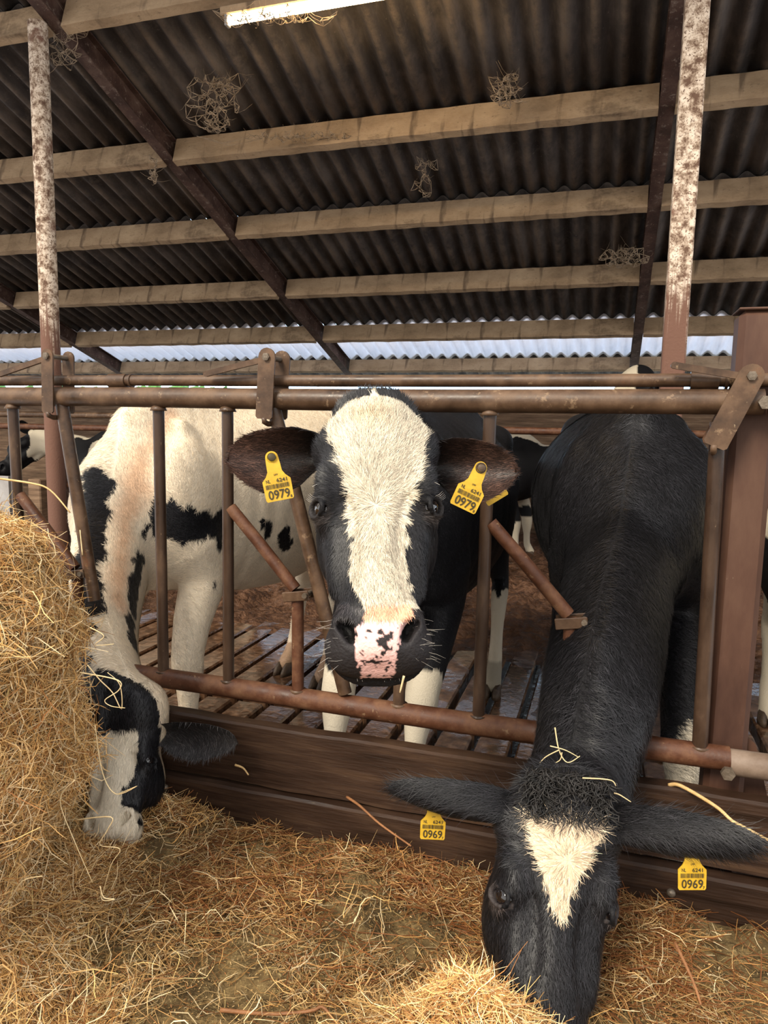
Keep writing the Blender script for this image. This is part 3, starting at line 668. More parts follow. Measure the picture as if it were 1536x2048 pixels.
# ------------------------------------------------------------------ head frame
class Head:
    """s: metres down the face from the poll, x: towards image right, y: out of the forehead"""
    def __init__(h, P, Mz, lat, k=None):
        h.P = np.array(P, float); h.L = np.linalg.norm(np.array(Mz)-h.P); h.es = unit(np.array(Mz)-h.P)
        lat = np.array(lat, float); h.ex = unit(lat-h.es*(lat@h.es)); h.ey = np.cross(h.es, h.ex); h.ks = h.L/.55; h.k = k or h.ks
        h.R = np.stack([h.ex, h.es, h.ey])
    def w(h, x, s, y): return h.P+h.k*(h.ex*x+h.ey*y)+h.ks*h.es*s
    def loc(h, P): return (P-h.P)@h.R.T/np.array([h.k, h.ks, h.k])      # -> x, s, y
EA = radians(27)
def head_field(Fd, H):
    k = H.k
    s_ = np.array([-.005, .03, .07, .12, .17, .22, .27, .32, .37, .42, .46, .50, .535, .565])
    w_ = np.array([.052, .088, .103, .112, .120, .120, .112, .098, .084, .077, .080, .092, .090, .060])
    f_ = np.array([-.030, -.006, .004, .008, .008, .007, .006, .005, .003, .002, .000, -.006, -.022, -.052])
    b_ = np.array([-.105, -.145, -.175, -.205, -.235, -.250, -.245, -.215, -.180, -.155, -.145, -.140, -.130, -.105])
    tu = np.array([.30, .22, .18, .16, .16, .20, .26, .30, .30, .24, .18, .18, .2, .3])
    td = np.array([.3, .3, .35, .40, .45, .48, .50, .50, .45, .40, .35, .3, .3, .3])
    yc = f_*.62+b_*.38
    Fd.loft([H.w(0, s, y) for s, y in zip(s_, yc)], w_*k, (f_-yc)*k, H.ey, k=.03*k, n=2.5, tu=tu, td=td, sub=3, hd=(yc-b_)*k)
    E = lambda x, s, y, r, kk=.02, op='+', R=None: Fd.ell(H.w(x, s, y), (H.R if R is None else R), np.array(r)*k, kk*k, op)
    def rot(ax, a):                       # rotate head axes
        c, s = cos(a), sin(a); X, S, Y = H.R
        if ax == 'y': return np.stack([X*c+S*s, -X*s+S*c, Y])
        if ax == 's': return np.stack([X*c+Y*s, S, -X*s+Y*c])
        return np.stack([X, S*c+Y*s, -S*s+Y*c])
    E(0, .012, -.035, (.050, .028, .040), .035)                         # poll
    for g in (-1, 1):
        E(g*.094, .180, -.028, (.026, .046, .030), .03, R=rot('y', g*.18))   # brow
        E(g*.104, .222, -.056, (.027, .042, .040), .02)                 # orbit
        E(g*.092, .285, -.150, (.036, .085, .070), .04)                 # masseter
        E(g*.080, .335, -.055, (.016, .075, .020), .03, R=rot('y', -g*.10))  # facial crest
        E(g*.050, .520, -.055, (.050, .046, .052), .03)                 # lip pads
        E(g*.060, .478, -.022, (.026, .034, .022), .022, R=rot('y', g*.45))    # nostril wings
        E(g*.058, .290, -.005, (.018, .070, .010), .03, '-')           # hollow beside the nasal bone
        E(g*(.104+.024*cos(EA)), .224, -.041+.024*sin(EA), (.030, .0175, .0260), .006, '-', R=rot('s', -g*EA))   # eye opening
        E(g*.052, .497, -.002, (.0150, .0310, .034), .008, '-', R=rot('y', g*.50))    # nostril
        E(g*.066, .480, -.010, (.0120, .0170, .026), .008, '-', R=rot('y', g*.95))
        E(g*.100, .080, -.085, (.034, .040, .045), .03)                 # ear base
    E(0, .512, -.022, (.050, .038, .036), .022)                         # nose pad
    E(0, .556, -.085, (.046, .024, .045), .015)                         # chin
    for q in np.linspace(-1, 1, 9):                                     # mouth line
        E(.072*q, .552-.016*q*q, -.050-.045*q*q, (.014, .0035, .030), .006, '-')
    for g in (-1, 1):                                                   # lids round the eye
        for a in np.linspace(0, 2*pi, 15)[:-1]:
            ca, sa_ = cos(EA), sin(EA); u_ = .0305*cos(a)           # u_: along the eye slit, across the outward axis (ca, sa_)
            E(g*(.104+.0205*ca-.0*u_-sa_*u_), .224+.0195*sin(a), -.041+.0215*sa_+ca*u_, (.0055, .0055, .0055), .006)
def skull_eye(H, g, parent, nm='eye'):
    c = H.w(g*.1010, .224, -.0430); r = .0268*H.k; nu, nv = 24, 16; V = []
    for i in range(nv+1):
        for j in range(nu):
            t = pi*i/nv; p = 2*pi*j/nu; V.append(c+r*(H.ex*g*cos(t)+H.es*sin(t)*cos(p)+H.ey*sin(t)*sin(p)))
    Fq = [(i*nu+j, i*nu+(j+1) % nu, (i+1)*nu+(j+1) % nu, (i+1)*nu+j) for i in range(nv) for j in range(nu)]
    if g > 0: Fq = [q[::-1] for q in Fq]
    return mkobj(nm, V, np.array(Fq), M['eye'], parent)

# ------------------------------------------------------------------ trunk, legs
TU = [.2, .35, .42, .34, .26, .22, .22, .2, .2, .2]
def body_field(Fd, o, back, S, hoof, neck=None, head=None, wid=1., legs=True, k=.06):
    """o: ground point under the withers, back: unit vector towards the tail, hoof: foot offsets"""
    bk = unit(np.array([back[0], back[1], 0])); lt = np.cross([0, 0, 1], bk)      # lt: to the animal's right
    up = np.array([0, 0, 1.])
    def W(x, l, z): return np.array(o)+S*(bk*x+lt*l+up*z)
    st = [(-.26, .98, .13, .17, .20), (-.14, 1.02, .205, .25, .32), (.0, 1.04, .245, .365, .38), (.22, 1.03, .30, .365, .42), (.5, 1.02, .36, .375, .46), (.8, 1.01, .385, .385, .46), (1.05, 1.03, .35, .38, .40), (1.28, 1.09, .285, .335, .30), (1.48, 1.10, .225, .28, .24), (1.60, 1.10, .12, .20, .18)]
    Fd.loft([W(a, 0, z) for a, z, *_ in st], np.array([q[2] for q in st])*S*wid, np.array([q[3] for q in st])*S, up, k=k, n=2.15,
            tu=TU, td=.12, sub=3, hd=np.array([q[4] for q in st])*S)
    Fd.loft([W(a, 0, z) for a, z in ((-.12, 1.30), (.02, 1.355), (.3, 1.335), (.8, 1.33), (1.25, 1.385), (1.5, 1.36))], .035*S, .05*S, up, k=.09)
    for g in (-1, 1):
        Fd.ell(W(-.02, g*.165, .98), np.stack([bk, lt, up]), np.array([.15, .085, .27])*S, .07)
        Fd.ell(W(.06, g*.125, 1.17), np.stack([unit(bk+.35*up), lt, unit(up-.35*bk)]), np.array([.055, .035, .17])*S, .035)
        Fd.ell(W(1.20, g*.20, 1.27), np.stack([bk, lt, up]), np.array([.09, .07, .07])*S, .09)
        Fd.ell(W(1.40, g*.17, 1.02), np.stack([bk, lt, up]), np.array([.20, .11, .30])*S, .06)
    if legs:
        F_ = lambda pts, r, r2=None: Fd.loft([W(*p) for p in pts], np.array(r)*S, np.array(r2 or r)*S, bk, k=.025, sub=3)
        for i, g in ((0, 1), (1, -1)):
            if hoof[i] is None: continue
            hx, hl = hoof[i]; l0 = g*.17
            m_ = lambda a, b, t: a+(b-a)*t
            F_([(.02, l0, .85), (.06, m_(l0, hl, .15), .72), (m_(.03, hx, .4), m_(l0, hl, .4), .56), (m_(-.01, hx, .7), m_(l0, hl, .7), .44), (m_(0, hx, .8), m_(l0, hl, .8), .38), (hx+.005, hl, .26), (hx, hl, .15), (hx-.02, hl, .10), (hx-.05, hl, .05)],
               [.095, .082, .068, .060, .058, .036, .038, .042, .044], [.13, .105, .078, .064, .062, .042, .042, .044, .050])
        for i, g in ((2, 1), (3, -1)):
            if hoof[i] is None: continue
            hx, hl = hoof[i]; l0 = g*.18; m_ = lambda a, b, t: a+(b-a)*t
            F_([(1.35, l0, 1.05), (1.24, m_(l0, hl, .2), .84), (m_(1.34, hx, .3), m_(l0, hl, .4), .68), (m_(1.44, hx+.12, .6), m_(l0, hl, .8), .53), (hx+.10, hl, .46), (hx+.06, hl, .30), (hx+.03, hl, .16), (hx, hl, .10), (hx-.04, hl, .05)],
               [.12, .10, .068, .045, .042, .031, .036, .040, .043], [.19, .16, .10, .062, .058, .040, .040, .042, .050])
    return W
def hooves(W, S, hoof, parent):
    for i in range(4):
        if hoof[i] is None: continue
        hx, hl = hoof[i]
        for g in (-1, 1):
            V = []; ring = 14
            for z, sc, dx in ((.0, 1.0, -.012), (.02, .97, -.006), (.045, .85, .004), (.062, .62, .012)):
                for j in range(ring):
                    a = 2*pi*j/ring; r = 1+.22*max(0, -cos(a))
                    V.append(W(hx-.055+dx+cos(a)*.050*sc*r, hl+g*.024+sin(a)*.024*sc, z+.002))
            Fq = [tuple(range(ring))[::-1], tuple(range(3*ring, 4*ring))]+[(k*ring+j, k*ring+(j+1) % ring, (k+1)*ring+(j+1) % ring, (k+1)*ring+j) for k in range(3) for j in range(ring)]
            mkobj('hoof', V, Fq, M['hoof'], parent)

# ------------------------------------------------------------------ ear tags
_tc = {}
def text_mesh(s):
    if s in _tc: return _tc[s]
    cu = bpy.data.curves.new('t', 'FONT'); cu.body = s; cu.size = 1; cu.align_x = 'CENTER'; cu.align_y = 'CENTER'; cu.extrude = .02; cu.resolution_u = 3; cu.offset = .012
    o = bpy.data.objects.new('t', cu); col.objects.link(o); dg = bpy.context.evaluated_depsgraph_get(); me = o.evaluated_get(dg).to_mesh()
    V = np.array([tuple(v.co) for v in me.vertices]); Fc = [tuple(p.vertices) for p in me.polygons]
    bpy.data.objects.remove(o); bpy.data.curves.remove(cu); _tc[s] = (V, Fc); return V, Fc
def ear_tag(stud, down, right, num, small, parent, sz=1., studmat='bolt', lab=None, cover=0, backp=None, wx=.88):
    down = unit(down); right = unit(np.array(right)-down*(np.array(right)@down)); nr = np.cross(right, -down)    # towards the viewer
    st = np.array(stud, float); t = empty('ear_tag', tuple(st)); t.parent = parent; t.location = st-wloc(parent)
    if lab: t['label'] = lab
    def P(a, b, c=0): return st+sz*(right*a*(wx if b > .012 else 1)+down*b+nr*c)
    pr = []
    for k in range(13):
        a = pi+pi*k/12; pr.append((.0115*cos(a), .0115*sin(a)))
    side = [(.0125, .012), (.0150, .026), (.0200, .034), (.0290, .042), (.0290, .050), (.0285, .076), (.0262, .079)]
    pts = pr+side+[(-a, b) for a, b in side[::-1]]
    bend = lambda b: .004*sin(b*30)
    n = len(pts); V = np.array([P(a, b, c+bend(b)) for c in (.0, .0018) for a, b in pts])
    Fc = [tuple(range(n))[::-1], tuple(range(n, 2*n))]+[(i, (i+1) % n, n+(i+1) % n, n+i) for i in range(n)]
    mkobj('tag_flap', V, [tuple(f) for f in Fc], M['plastic'], t, smooth=False)
    if backp is not None:
        s2, d2, r2 = [np.array(q, float) for q in backp]; d2 = unit(d2); r2 = unit(r2-d2*(r2@d2)); V2 = np.array([s2+sz*(r2*a*wx+d2*b+np.cross(r2, -d2)*c) for c in (.0, .0018) for a, b in pts]); mkobj('rear_flap', V2, [tuple(f) for f in Fc], M['plastic'], t, smooth=False)
    def put(s, cx, cy, h, wd, nm):
        V, Fc2 = text_mesh(s); x0, x1 = V[:, 0].min(), V[:, 0].max(); y0, y1 = V[:, 1].min(), V[:, 1].max()
        a = (V[:, 0]-(x0+x1)/2)/(x1-x0)*wd+cx; b = -(V[:, 1]-(y0+y1)/2)/(y1-y0)*h+cy
        Vw = np.array([P(p, q, .0021+bend(q)+.0003*(z > 0)) for p, q, z in zip(a, b, V[:, 2])]); mkobj(nm, Vw, Fc2, M['ink'], t, smooth=False)
    put(num, 0, .0675, .0165, .044, 'large_number'); put('NL', -.0175, .0425, .0062, .0085, 'country_letters'); put('6241', .0105, .0425, .0068, .0215, 'small_number')
    put('LNV', .001, .032, .0032, .008, 'tiny_letters'); put(small, .0235, .0745, .005, .0035, 'check_digit')
    b = MB(); x = -.024; rr_ = random.Random(5)
    while x < .024:
        wb = rr_.choice((.0005, .0008, .0013)); b.prism([P(x, .0485, .0022+bend(.0485)), P(x+wb, .0485, .0022+bend(.0485)), P(x+wb, .0565, .0022+bend(.0565)), P(x, .0565, .0022+bend(.0565))], nr, .0002); x += wb+rr_.choice((.0006, .0009, .0013))
    b.build('barcode', M['ink'], t)
    b = MB(); b.tube([P(0, 0, -.012), P(0, 0, .004), P(0, 0, .007), P(0, 0, .0085)], [.0055*sz, .0072*sz, .0070*sz, .004*sz], 14); b.build('tag_stud', M[studmat], t, smooth='auto')
    b = MB(); V = []; 
    for a in np.linspace(0, 2*pi, 21): V.append(P(.0088*cos(a), .0088*sin(a), .0024))
    b.tube(V, .0013*sz, 6, cap=False); b.build('stud_ring', M['plastic'] if studmat == 'ink' else M['hoof'], t, smooth=True)
    return t
# ------------------------------------------------------------------ the cows

QF = 1.0
def capsd(P, segs, nz=.02, f=14, sd=1):
    """distance to a set of 3-D balls/capsules (a, b, ra, rb); negative inside; ragged by noise"""
    d = np.full(len(P), 9.)
    for a, b, ra, rb in segs:
        a = np.array(a, float); b = np.array(b, float); ab = b-a; t = np.clip(((P-a)@ab)/max(ab@ab, 1e-9), 0, 1)
        d = np.minimum(d, np.linalg.norm(P-a-t[:, None]*ab, axis=1)-(ra+(rb-ra)*t))
    return d+nz*fbm(P, f, sd, 3)
def finish(name, Pt, Q, ears, root, colf, flow, nfur, furL, furW, mask=None, lift=.22, tint=.35, hide='hide', curl=.18, bright=1.):
    Pm = Pt; Qm = Q; parts = [(Pt, Q)]
    off = len(Pt)
    for (Ve, Fe, ne) in ears: parts.append((Ve, Fe+off)); off += len(Ve)
    Pa = np.concatenate([p for p, _ in parts]); Qa = np.concatenate([q for _, q in parts]); Na = vnormals(Pa, Qa)
    isear = np.zeros(len(Pa), int); o_ = len(Pt)
    for (Ve, Fe, ne) in ears: isear[o_:o_+ne] = 1; isear[o_+ne:o_+2*ne] = 2; o_ += len(Ve)
    C = colf(Pa, Na, isear)
    o = mkobj(name, Pa, Qa, M[hide], root, smooth=True, colr=C)
    if nfur:
        fm = np.ones(len(Qa)) if mask is None else mask(Pa[Qa].mean(1), Na[Qa].mean(1))
        n = int(nfur*QF); P, Nn, f = sample(Pa, Qa, Na, n, fm); ce = isear[Qa[f, 0]]
        D = flow(P, Nn, ce)+rng.normal(0, .18, (n, 3)); Cs = colf(P, Nn, ce)
        lum = 1+tint*rng.normal(0, 1, (n, 1)); blk = Cs.mean(1) < .08; Cs = Cs*np.clip(lum, .35, 1.9)
        Cs[blk] = Cs[blk]*(1+3.0*rng.random((blk.sum(), 1))**3); Cs = np.clip(Cs, 0, .95)  # black strands lightened at random to stand in for hair highlights
        L = (furL(P, ce) if callable(furL) else furL)*np.clip(1+.3*rng.normal(0, 1, n), .4, 1.8); W_ = (furW(P) if callable(furW) else furW)*np.ones(n)
        li = lift*(furL(P, ce)*0+1) if False else lift
        ribbons('fur', P, Nn, D, L, W_, Cs, M['fur'], root, lift=li, curl=curl)
    return Pa, Qa, Na
hidew = lambda: 0

# ================================================================ middle cow, looking into the lens
lat = RR*cos(radians(0))-_f*(-.10)
H2 = Head((-.458, -.515, 1.255), (-.390, -.672, .775), unit(RR-.03*UU), k=.985)
g0 = np.array([-.80, .84, FZ]); S2 = 1.12
root = empty('cow', tuple(g0)); tag(root, 'black cow with a broad white blaze looking straight out through the barrier', 'cow', 'cows at the feed barrier')
F2 = Field((-1.25, -.80, FZ), (-.05, 2.6, 1.36), (-.66, -.80, .66), (-.20, -.36, 1.36), .0042, .020)
hoof2 = [(-.24, .15), (-.20, -.13), (1.15, .2), (1.05, -.24)]
W2 = body_field(F2, g0, (-.02, 1), S2, hoof2, wid=.88)
head_field(F2, H2)
F2.loft([W2(-.02, 0, 1.02), W2(-.22, 0, 1.06), (-.62, .22, 1.05), (-.53, -.03, 1.07), (-.475, -.24, 1.08), (-.46, -.38, 1.08)], [.20, .18, .135, .115, .10, .09], [.26, .24, .19, .16, .13, .11], (0, .25, 1), k=.06, tu=.3, td=.3, hd=[.34, .34, .28, .22, .17, .12])
P, Q = F2.mesh(); P = relax(P, Q, 3); del F2
hk = H2.k
earL = ear_mesh(H2.w(-.098, .080, -.075), H2.w(-.318, .098, -.090), -H2.es+H2.ex*.1, H2.ey+H2.es*.25, W=.072, cup=.055, low=1.05)
earR = ear_mesh(H2.w(.100, .098, -.085), H2.w(.308, .128, -.120), -H2.es-H2.ex*.1, H2.ey+H2.es*.1-H2.ex*.1, W=.068, cup=.055, low=1.10)
bs = np.array([-.06, -.035, -.02, .02, .07, .12, .18, .247, .30, .35, .403, .445, .60])
bl = np.array([-.0, -.016, -.038, -.107, -.095, -.074, -.060, -.055, -.051, -.053, -.043, -.026, -.02])
br = np.array([.0, .012, .033, .113, .111, .096, .075, .061, .057, .057, .064, .070, .05])
def col2(P, Nn, ear):
    q = H2.loc(P); x, s, y = q.T; n = len(P); rag = .009*vnoise(P, 75, 3)+.006*vnoise(P, 30, 8)
    fr = (y > -.062) & (s < .60)
    d = np.minimum(x-np.interp(s, bs, bl), np.interp(s, bs, br)-x)+rag
    C = np.tile(BLK, (n, 1)); warm = np.clip(1-np.hypot((x+.01)/.06, (s-.03)/.06), 0, 1)[:, None]*.5
    wt = WHT*(1-warm)+np.array([.70, .50, .28])*warm; wt = wt*(1+.10*vnoise(P, 40, 2)[:, None]); wt = wt*.86; w_ = fr & (d > 0) & (s < .440+.006*vnoise(P, 60, 4))
    C[w_] = wt[w_]
    # bare nose: salmon bridge, pink pad with dark freckles
    xn = x+.006*vnoise(P, 70, 91)+.004*vnoise(P, 140, 92); nb = fr & (s >= .432) & (xn > np.interp(s, [.43, .47, .49, .52, .58], [-.024, -.030, -.050, -.046, -.034])) & (xn < np.interp(s, [.43, .47, .49, .52, .58], [.062, .060, .050, .036, .030])) & (s < .585) & (y > -.078)
    pink = np.where((s < .470)[:, None], np.array([.80, .40, .25]), np.array([.76, .46, .42]))
    fk = (fbm(P, 105, 21, 3)+.70*np.exp(-((x-.004)/.020)**2-((s-.515)/.022)**2)+.5*np.exp(-((x+.012)/.03)**2-((s-.545)/.012)**2)) > .46
    C[nb] = pink[nb]; C[nb & (s > .475) & fk] = (.022, .018, .018)
    g = fr & (s > .43) & ~nb; C[g] = C[g]+np.array([.012, .010, .010])
    no = fr & (np.hypot((np.abs(x)-.055-(.495-s)*.45)/.0125, (s-.497)/.028) < 1) & (y < -.006); C[no] = (.004, .0035, .0035)
    eyr = (np.hypot((s-.228)/.034, (y+.050)/.040) < 1) & (np.abs(x) > .085); C[eyr] = C[eyr]*.6+np.array([.020, .017, .016])
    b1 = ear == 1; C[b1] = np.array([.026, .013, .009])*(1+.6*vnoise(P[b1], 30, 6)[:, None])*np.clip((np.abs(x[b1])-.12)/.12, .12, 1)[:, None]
    # a ragged white patch low on the near foreleg, white lower hind legs
    z = P[:, 2]; leg = (z < .26+.05*vnoise(P, 18, 5)) & (P[:, 1] > .1); sp = capsd(P, [((-.715, .44, .20), (-.70, .44, .13), .022, .028)], .01) > 0
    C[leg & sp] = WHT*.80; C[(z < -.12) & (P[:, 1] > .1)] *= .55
    return C
whorl = H2.w(-.002, .228, .02)
def flow2(P, Nn, ear):
    q = H2.loc(P); hd = q[:, 1] > -.02; v = P-whorl; v = v-Nn*(v*Nn).sum(1)[:, None]; D = unitr(v)
    D = np.where((q[:, 1] > .26)[:, None], unitr(D*.5+H2.es+H2.ex*.0), D)
    D = D+.35*np.stack([vnoise(P, 18, 31), vnoise(P, 18, 32), vnoise(P, 18, 33)], 1)
    bd = (P[:, 1] > -.28) & (ear == 0); D[bd] = np.array([.0, .5, -.8])
    e = ear > 0; D[e] = (H2.ex*np.sign(q[e, 0])[:, None])
    return D
def mask2(P, Nn):
    q = H2.loc(P); m_ = np.where(P[:, 1] < -.25, 1.0, .18); m_ = np.where((q[:, 0]**2 < .0121) & (q[:, 2] > -.06) & (q[:, 1] < .45), 2.2, m_); m_ = np.where((q[:, 1] > .47), .0, m_)
    m_ = np.where((np.abs(q[:, 0]) > .088) & (np.abs(q[:, 1]-.224) < .021) & (np.abs(q[:, 2]+.030) < .034), 0, m_)
    return m_*((P-CAM)*Nn < 0).any(1)*(P[:, 1] < 1.6)*(P[:, 2] > -.1)*(((P-CAM)*Nn).sum(1) < .05)
fl2 = lambda P, ce: np.where(H2.loc(P)[:, 1] < .03, .012, np.where(ce > 0, .012, np.clip(.019-.02*H2.loc(P)[:, 1], .008, .02)))
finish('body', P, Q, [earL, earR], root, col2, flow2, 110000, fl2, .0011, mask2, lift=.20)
for g in (-1, 1): skull_eye(H2, g, root)
hooves(W2, S2, hoof2, root)
t1 = at(543, 915, -.60); ear_tag(t1, -UU*.97+RR*.20, RR+.25*_f, '0979', '8', root, 1.12, 'ink', 'yellow tag on the ear at left, black stud')
t2 = at(961, 936, -.53); ear_tag(t2, -UU*.90-RR*.42, RR-.45*UU+.2*_f, '0979', '8', root, 1.10, 'hoof', 'yellow tag on the ear at right, pale stud', backp=(at(958, 936, -.27), -UU*.86+RR*.52, RR+.6*UU))
# whiskers and lashes
b = MB(); rr_ = random.Random(2)
for g in (-1, 1):
    for k in range(26):
        x, s, y = g*rr_.uniform(.055, .096), rr_.uniform(.455, .555), rr_.uniform(-.06, -.015)
        p = H2.w(x, s, y); d = unit(H2.ex*g*rr_.uniform(.6, 1.2)+H2.es*rr_.uniform(-.2, .7)*(1 if s > .5 else .4)+H2.ey*rr_.uniform(.2, .8)); L = rr_.uniform(.02, .048)
        b.tube([p, p+d*L*.5+H2.ey*.003, p+d*L+H2.es*.004*rr_.uniform(-1, 1)], [.00026, .00022, .0001], 3)
    for k in range(5):
        a = -1+2*k/4; p = H2.w(g*(.124-.006*a), .205, -.034+.018*a); d = unit(H2.ex*g-H2.es*.3+H2.ey*.4*a); b.tube([p, p+d*.010, p+d*.018-H2.es*.004], [.0003, .00025, .0001], 3)
    p = H2.w(g*.118, .185, -.03); b.tube([p, p+H2.ey*.02-H2.es*.01, p+H2.ey*.035+H2.ex*g*.01], [.0006, .0005, .0002], 4)
for k in range(46):
    x = rr_.uniform(-.05, .05); p = H2.w(x, .574, -.070); d = unit(H2.es+H2.ex*rr_.uniform(-.3, .3)+H2.ey*rr_.uniform(-.2, .4)); b.tube([p, p+d*rr_.uniform(.008, .018)], [.0005, .0002], 4)
b.build('whiskers', noisemat('whisker', [(.3, (.5, .46, .40)), (.7, (.7, .66, .6))], 20, .5, 0), root, smooth=True, kind='stuff')

# ================================================================ right cow, black, head down in the hay
P3 = at(1136, 1590, -.44); M3 = at(1100, 2185, -.67)
lat3 = RR*cos(radians(9))-UU*sin(radians(9))
H3 = Head(P3, M3, lat3, k=.98)
g3 = np.array([.10, .98, FZ]); S3 = 1.17
root = empty('cow', tuple(g3)); tag(root, 'black cow at right, head down in the hay, small white triangle on its forehead', 'cow', 'cows at the feed barrier')
F3 = Field((-.62, -1.05, FZ), (.72, 2.9, 1.30), (-.24, -1.05, -.02), (.15, -.30, .56), .0042, .020)
hoof3 = [(-.22, .15), (-.42, -.15), (1.2, .2), (1.25, -.2)]
W3 = body_field(F3, g3, (-.03, 1), S3, hoof3, wid=.98)
head_field(F3, H3)
d3 = unit((0, -.55, 1)); F3.loft([W3(.02, 0, 1.04), at(1262, 970, .62)-d3*.27, at(1238, 1080, .33)-d3*.225, at(1206, 1265, -.08)-d3*.20, at(1172, 1440, -.25)-d3*.165, at(1145, 1530, -.34)-d3*.11, (-.048, -.38, .37)], [.24, .205, .172, .150, .124, .115, .10], [.30, .27, .235, .20, .165, .11, .08], (0, -.55, 1), k=.07, tu=[.45, .5, .5, .45, .4, .3, .2], td=.3, hd=[.34, .30, .26, .22, .17, .12, .10])
P, Q = F3.mesh(); P = relax(P, Q, 3); del F3
e3L = ear_mesh(H3.w(-.095, .035, -.07), at(784, 1584, -.44), UU*.8-.6*_f, UU+_f, W=.058, cup=.050, low=1.1, droop=-.012)
e3R = ear_mesh(H3.w(.097, .040, -.07), at(1526, 1700, -.46), UU*.8-.6*_f+.2*RR, UU+_f, W=.060, cup=.050, low=1.1, droop=-.012)
def col3(P, Nn, ear):
    q = H3.loc(P); x, s, y = q.T; n = len(P); C = np.tile(BLK, (n, 1))
    l = np.interp(s, [.045, .065, .105, .15, .195, .232, .248], [-.068, -.073, -.068, -.050, -.035, -.014, .0]); r = np.interp(s, [.040, .065, .105, .15, .195, .232, .248], [.072, .066, .054, .038, .012, .010, .0])
    d = np.minimum(np.minimum(x-l, r-x), np.minimum(s-.052, .248-s))+.008*vnoise(P, 60, 3)
    w_ = (y > -.06) & (d > 0) & (ear == 0); C[w_] = WHT*np.array([.98, .88, .80])
    leg = (P[:, 2] < .10+.16*np.clip(1-np.abs(P[:, 0]-.30)/.08, 0, 1)) & (P[:, 1] > .0) & (P[:, 0] > .1) & (P[:, 1] < .9); C[leg] = WHT*.75
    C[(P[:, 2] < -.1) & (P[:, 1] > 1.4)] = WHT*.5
    b1 = ear == 1; C[b1] = (.024, .018, .016)
    eyr = (np.hypot((s-.228)/.030, (y+.050)/.036) < 1) & (np.abs(x) > .095); C[eyr] = C[eyr]+np.array([.035, .028, .026])
    return C
def flow3(P, Nn, ear):
    q = H3.loc(P); D = np.tile(H3.es, (len(P), 1))
    tp = q[:, 1] < .16; c = P-H3.w(0, .13, .02); c = c-Nn*(c*Nn).sum(1)[:, None]; D = np.where(tp[:, None], unitr(c)*.9+H3.es*np.where(q[:, 1] < .06, 1.2, .1)[:, None], D)
    nk = (P[:, 1] > -.30) & (ear == 0); sx = np.sign(P[:, 0]-np.interp(P[:, 1], [-.3, .12, .42, 1, 3], [-.045, .005, .045, .1, .04]))
    D[nk] = (np.stack([sx*.85, -.45+0*sx, -.35+0*sx], 1)+.35*np.stack([vnoise(P, 9, 41), vnoise(P, 9, 42), vnoise(P, 9, 43)], 1))[nk]
    D = D+.35*np.stack([vnoise(P, 22, 31), vnoise(P, 22, 32), vnoise(P, 22, 33)], 1)
    e = ear > 0; D[e] = H3.ex*np.sign(q[e, 0])[:, None]-UU*.2
    return D
def mask3(P, Nn):
    q = H3.loc(P); m_ = np.where(P[:, 1] < -.28, 1.6, np.where(P[:, 1] < 1.0, .8, .45)); m_ = np.where((np.abs(q[:, 0]) > .088) & (np.abs(q[:, 1]-.224) < .021) & (np.abs(q[:, 2]+.030) < .034), 0, m_)
    return m_*(((P-CAM)*Nn).sum(1) < .05)*(P[:, 1] < 2.0)
def fl3(P, ce):
    q = H3.loc(P); return np.where((P[:, 1] < -.2) & (q[:, 1] < .07), .034, np.where(P[:, 1] > -.25, .022, np.where(ce > 0, .012, .017)))
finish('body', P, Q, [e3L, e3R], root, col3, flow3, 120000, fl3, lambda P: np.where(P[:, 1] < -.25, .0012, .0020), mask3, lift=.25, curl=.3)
for g in (-1, 1): skull_eye(H3, g, root)
hooves(W3, S3, hoof3, root)
t = at(868, 1600, -.40); ear_tag(t, -UU*.98-RR*.05, RR-.28*UU, '0969', '7', root, 1.12, 'hoof', 'yellow tag hanging from the ear at left')
t = at(1382, 1690, -.43); ear_tag(t, -UU, RR-.05*UU, '0969', '7', root, 1.12, 'hoof', 'yellow tag hanging from the ear at right')
# curly topknot
b = MB(); rr_ = random.Random(7); Cc = []
for k in range(520):
    x, s = rr_.uniform(-.088, .088), rr_.uniform(-.05, .030); p = H3.w(x, s, .0+rr_.uniform(-.01, .008)); d = unit(H3.es*rr_.uniform(.2, 1)+H3.ex*rr_.uniform(-1, 1)+H3.ey*.5); a0 = rr_.uniform(0, 6)
    b.tube([p+d*(.012*q)+H3.ey*(.010*sin(q*.9)*.9)+H3.ex*.006*sin(q*1.6+a0)+H3.es*.004*cos(q*1.6+a0) for q in range(5)], [.0013, .0015, .0014, .0010, .0004], 4)
b.build('topknot', noisemat('black_curls', [(.35, (.010, .0095, .009)), (.7, (.032, .028, .026))], 60, .5, 0), root, smooth=True, kind='stuff')

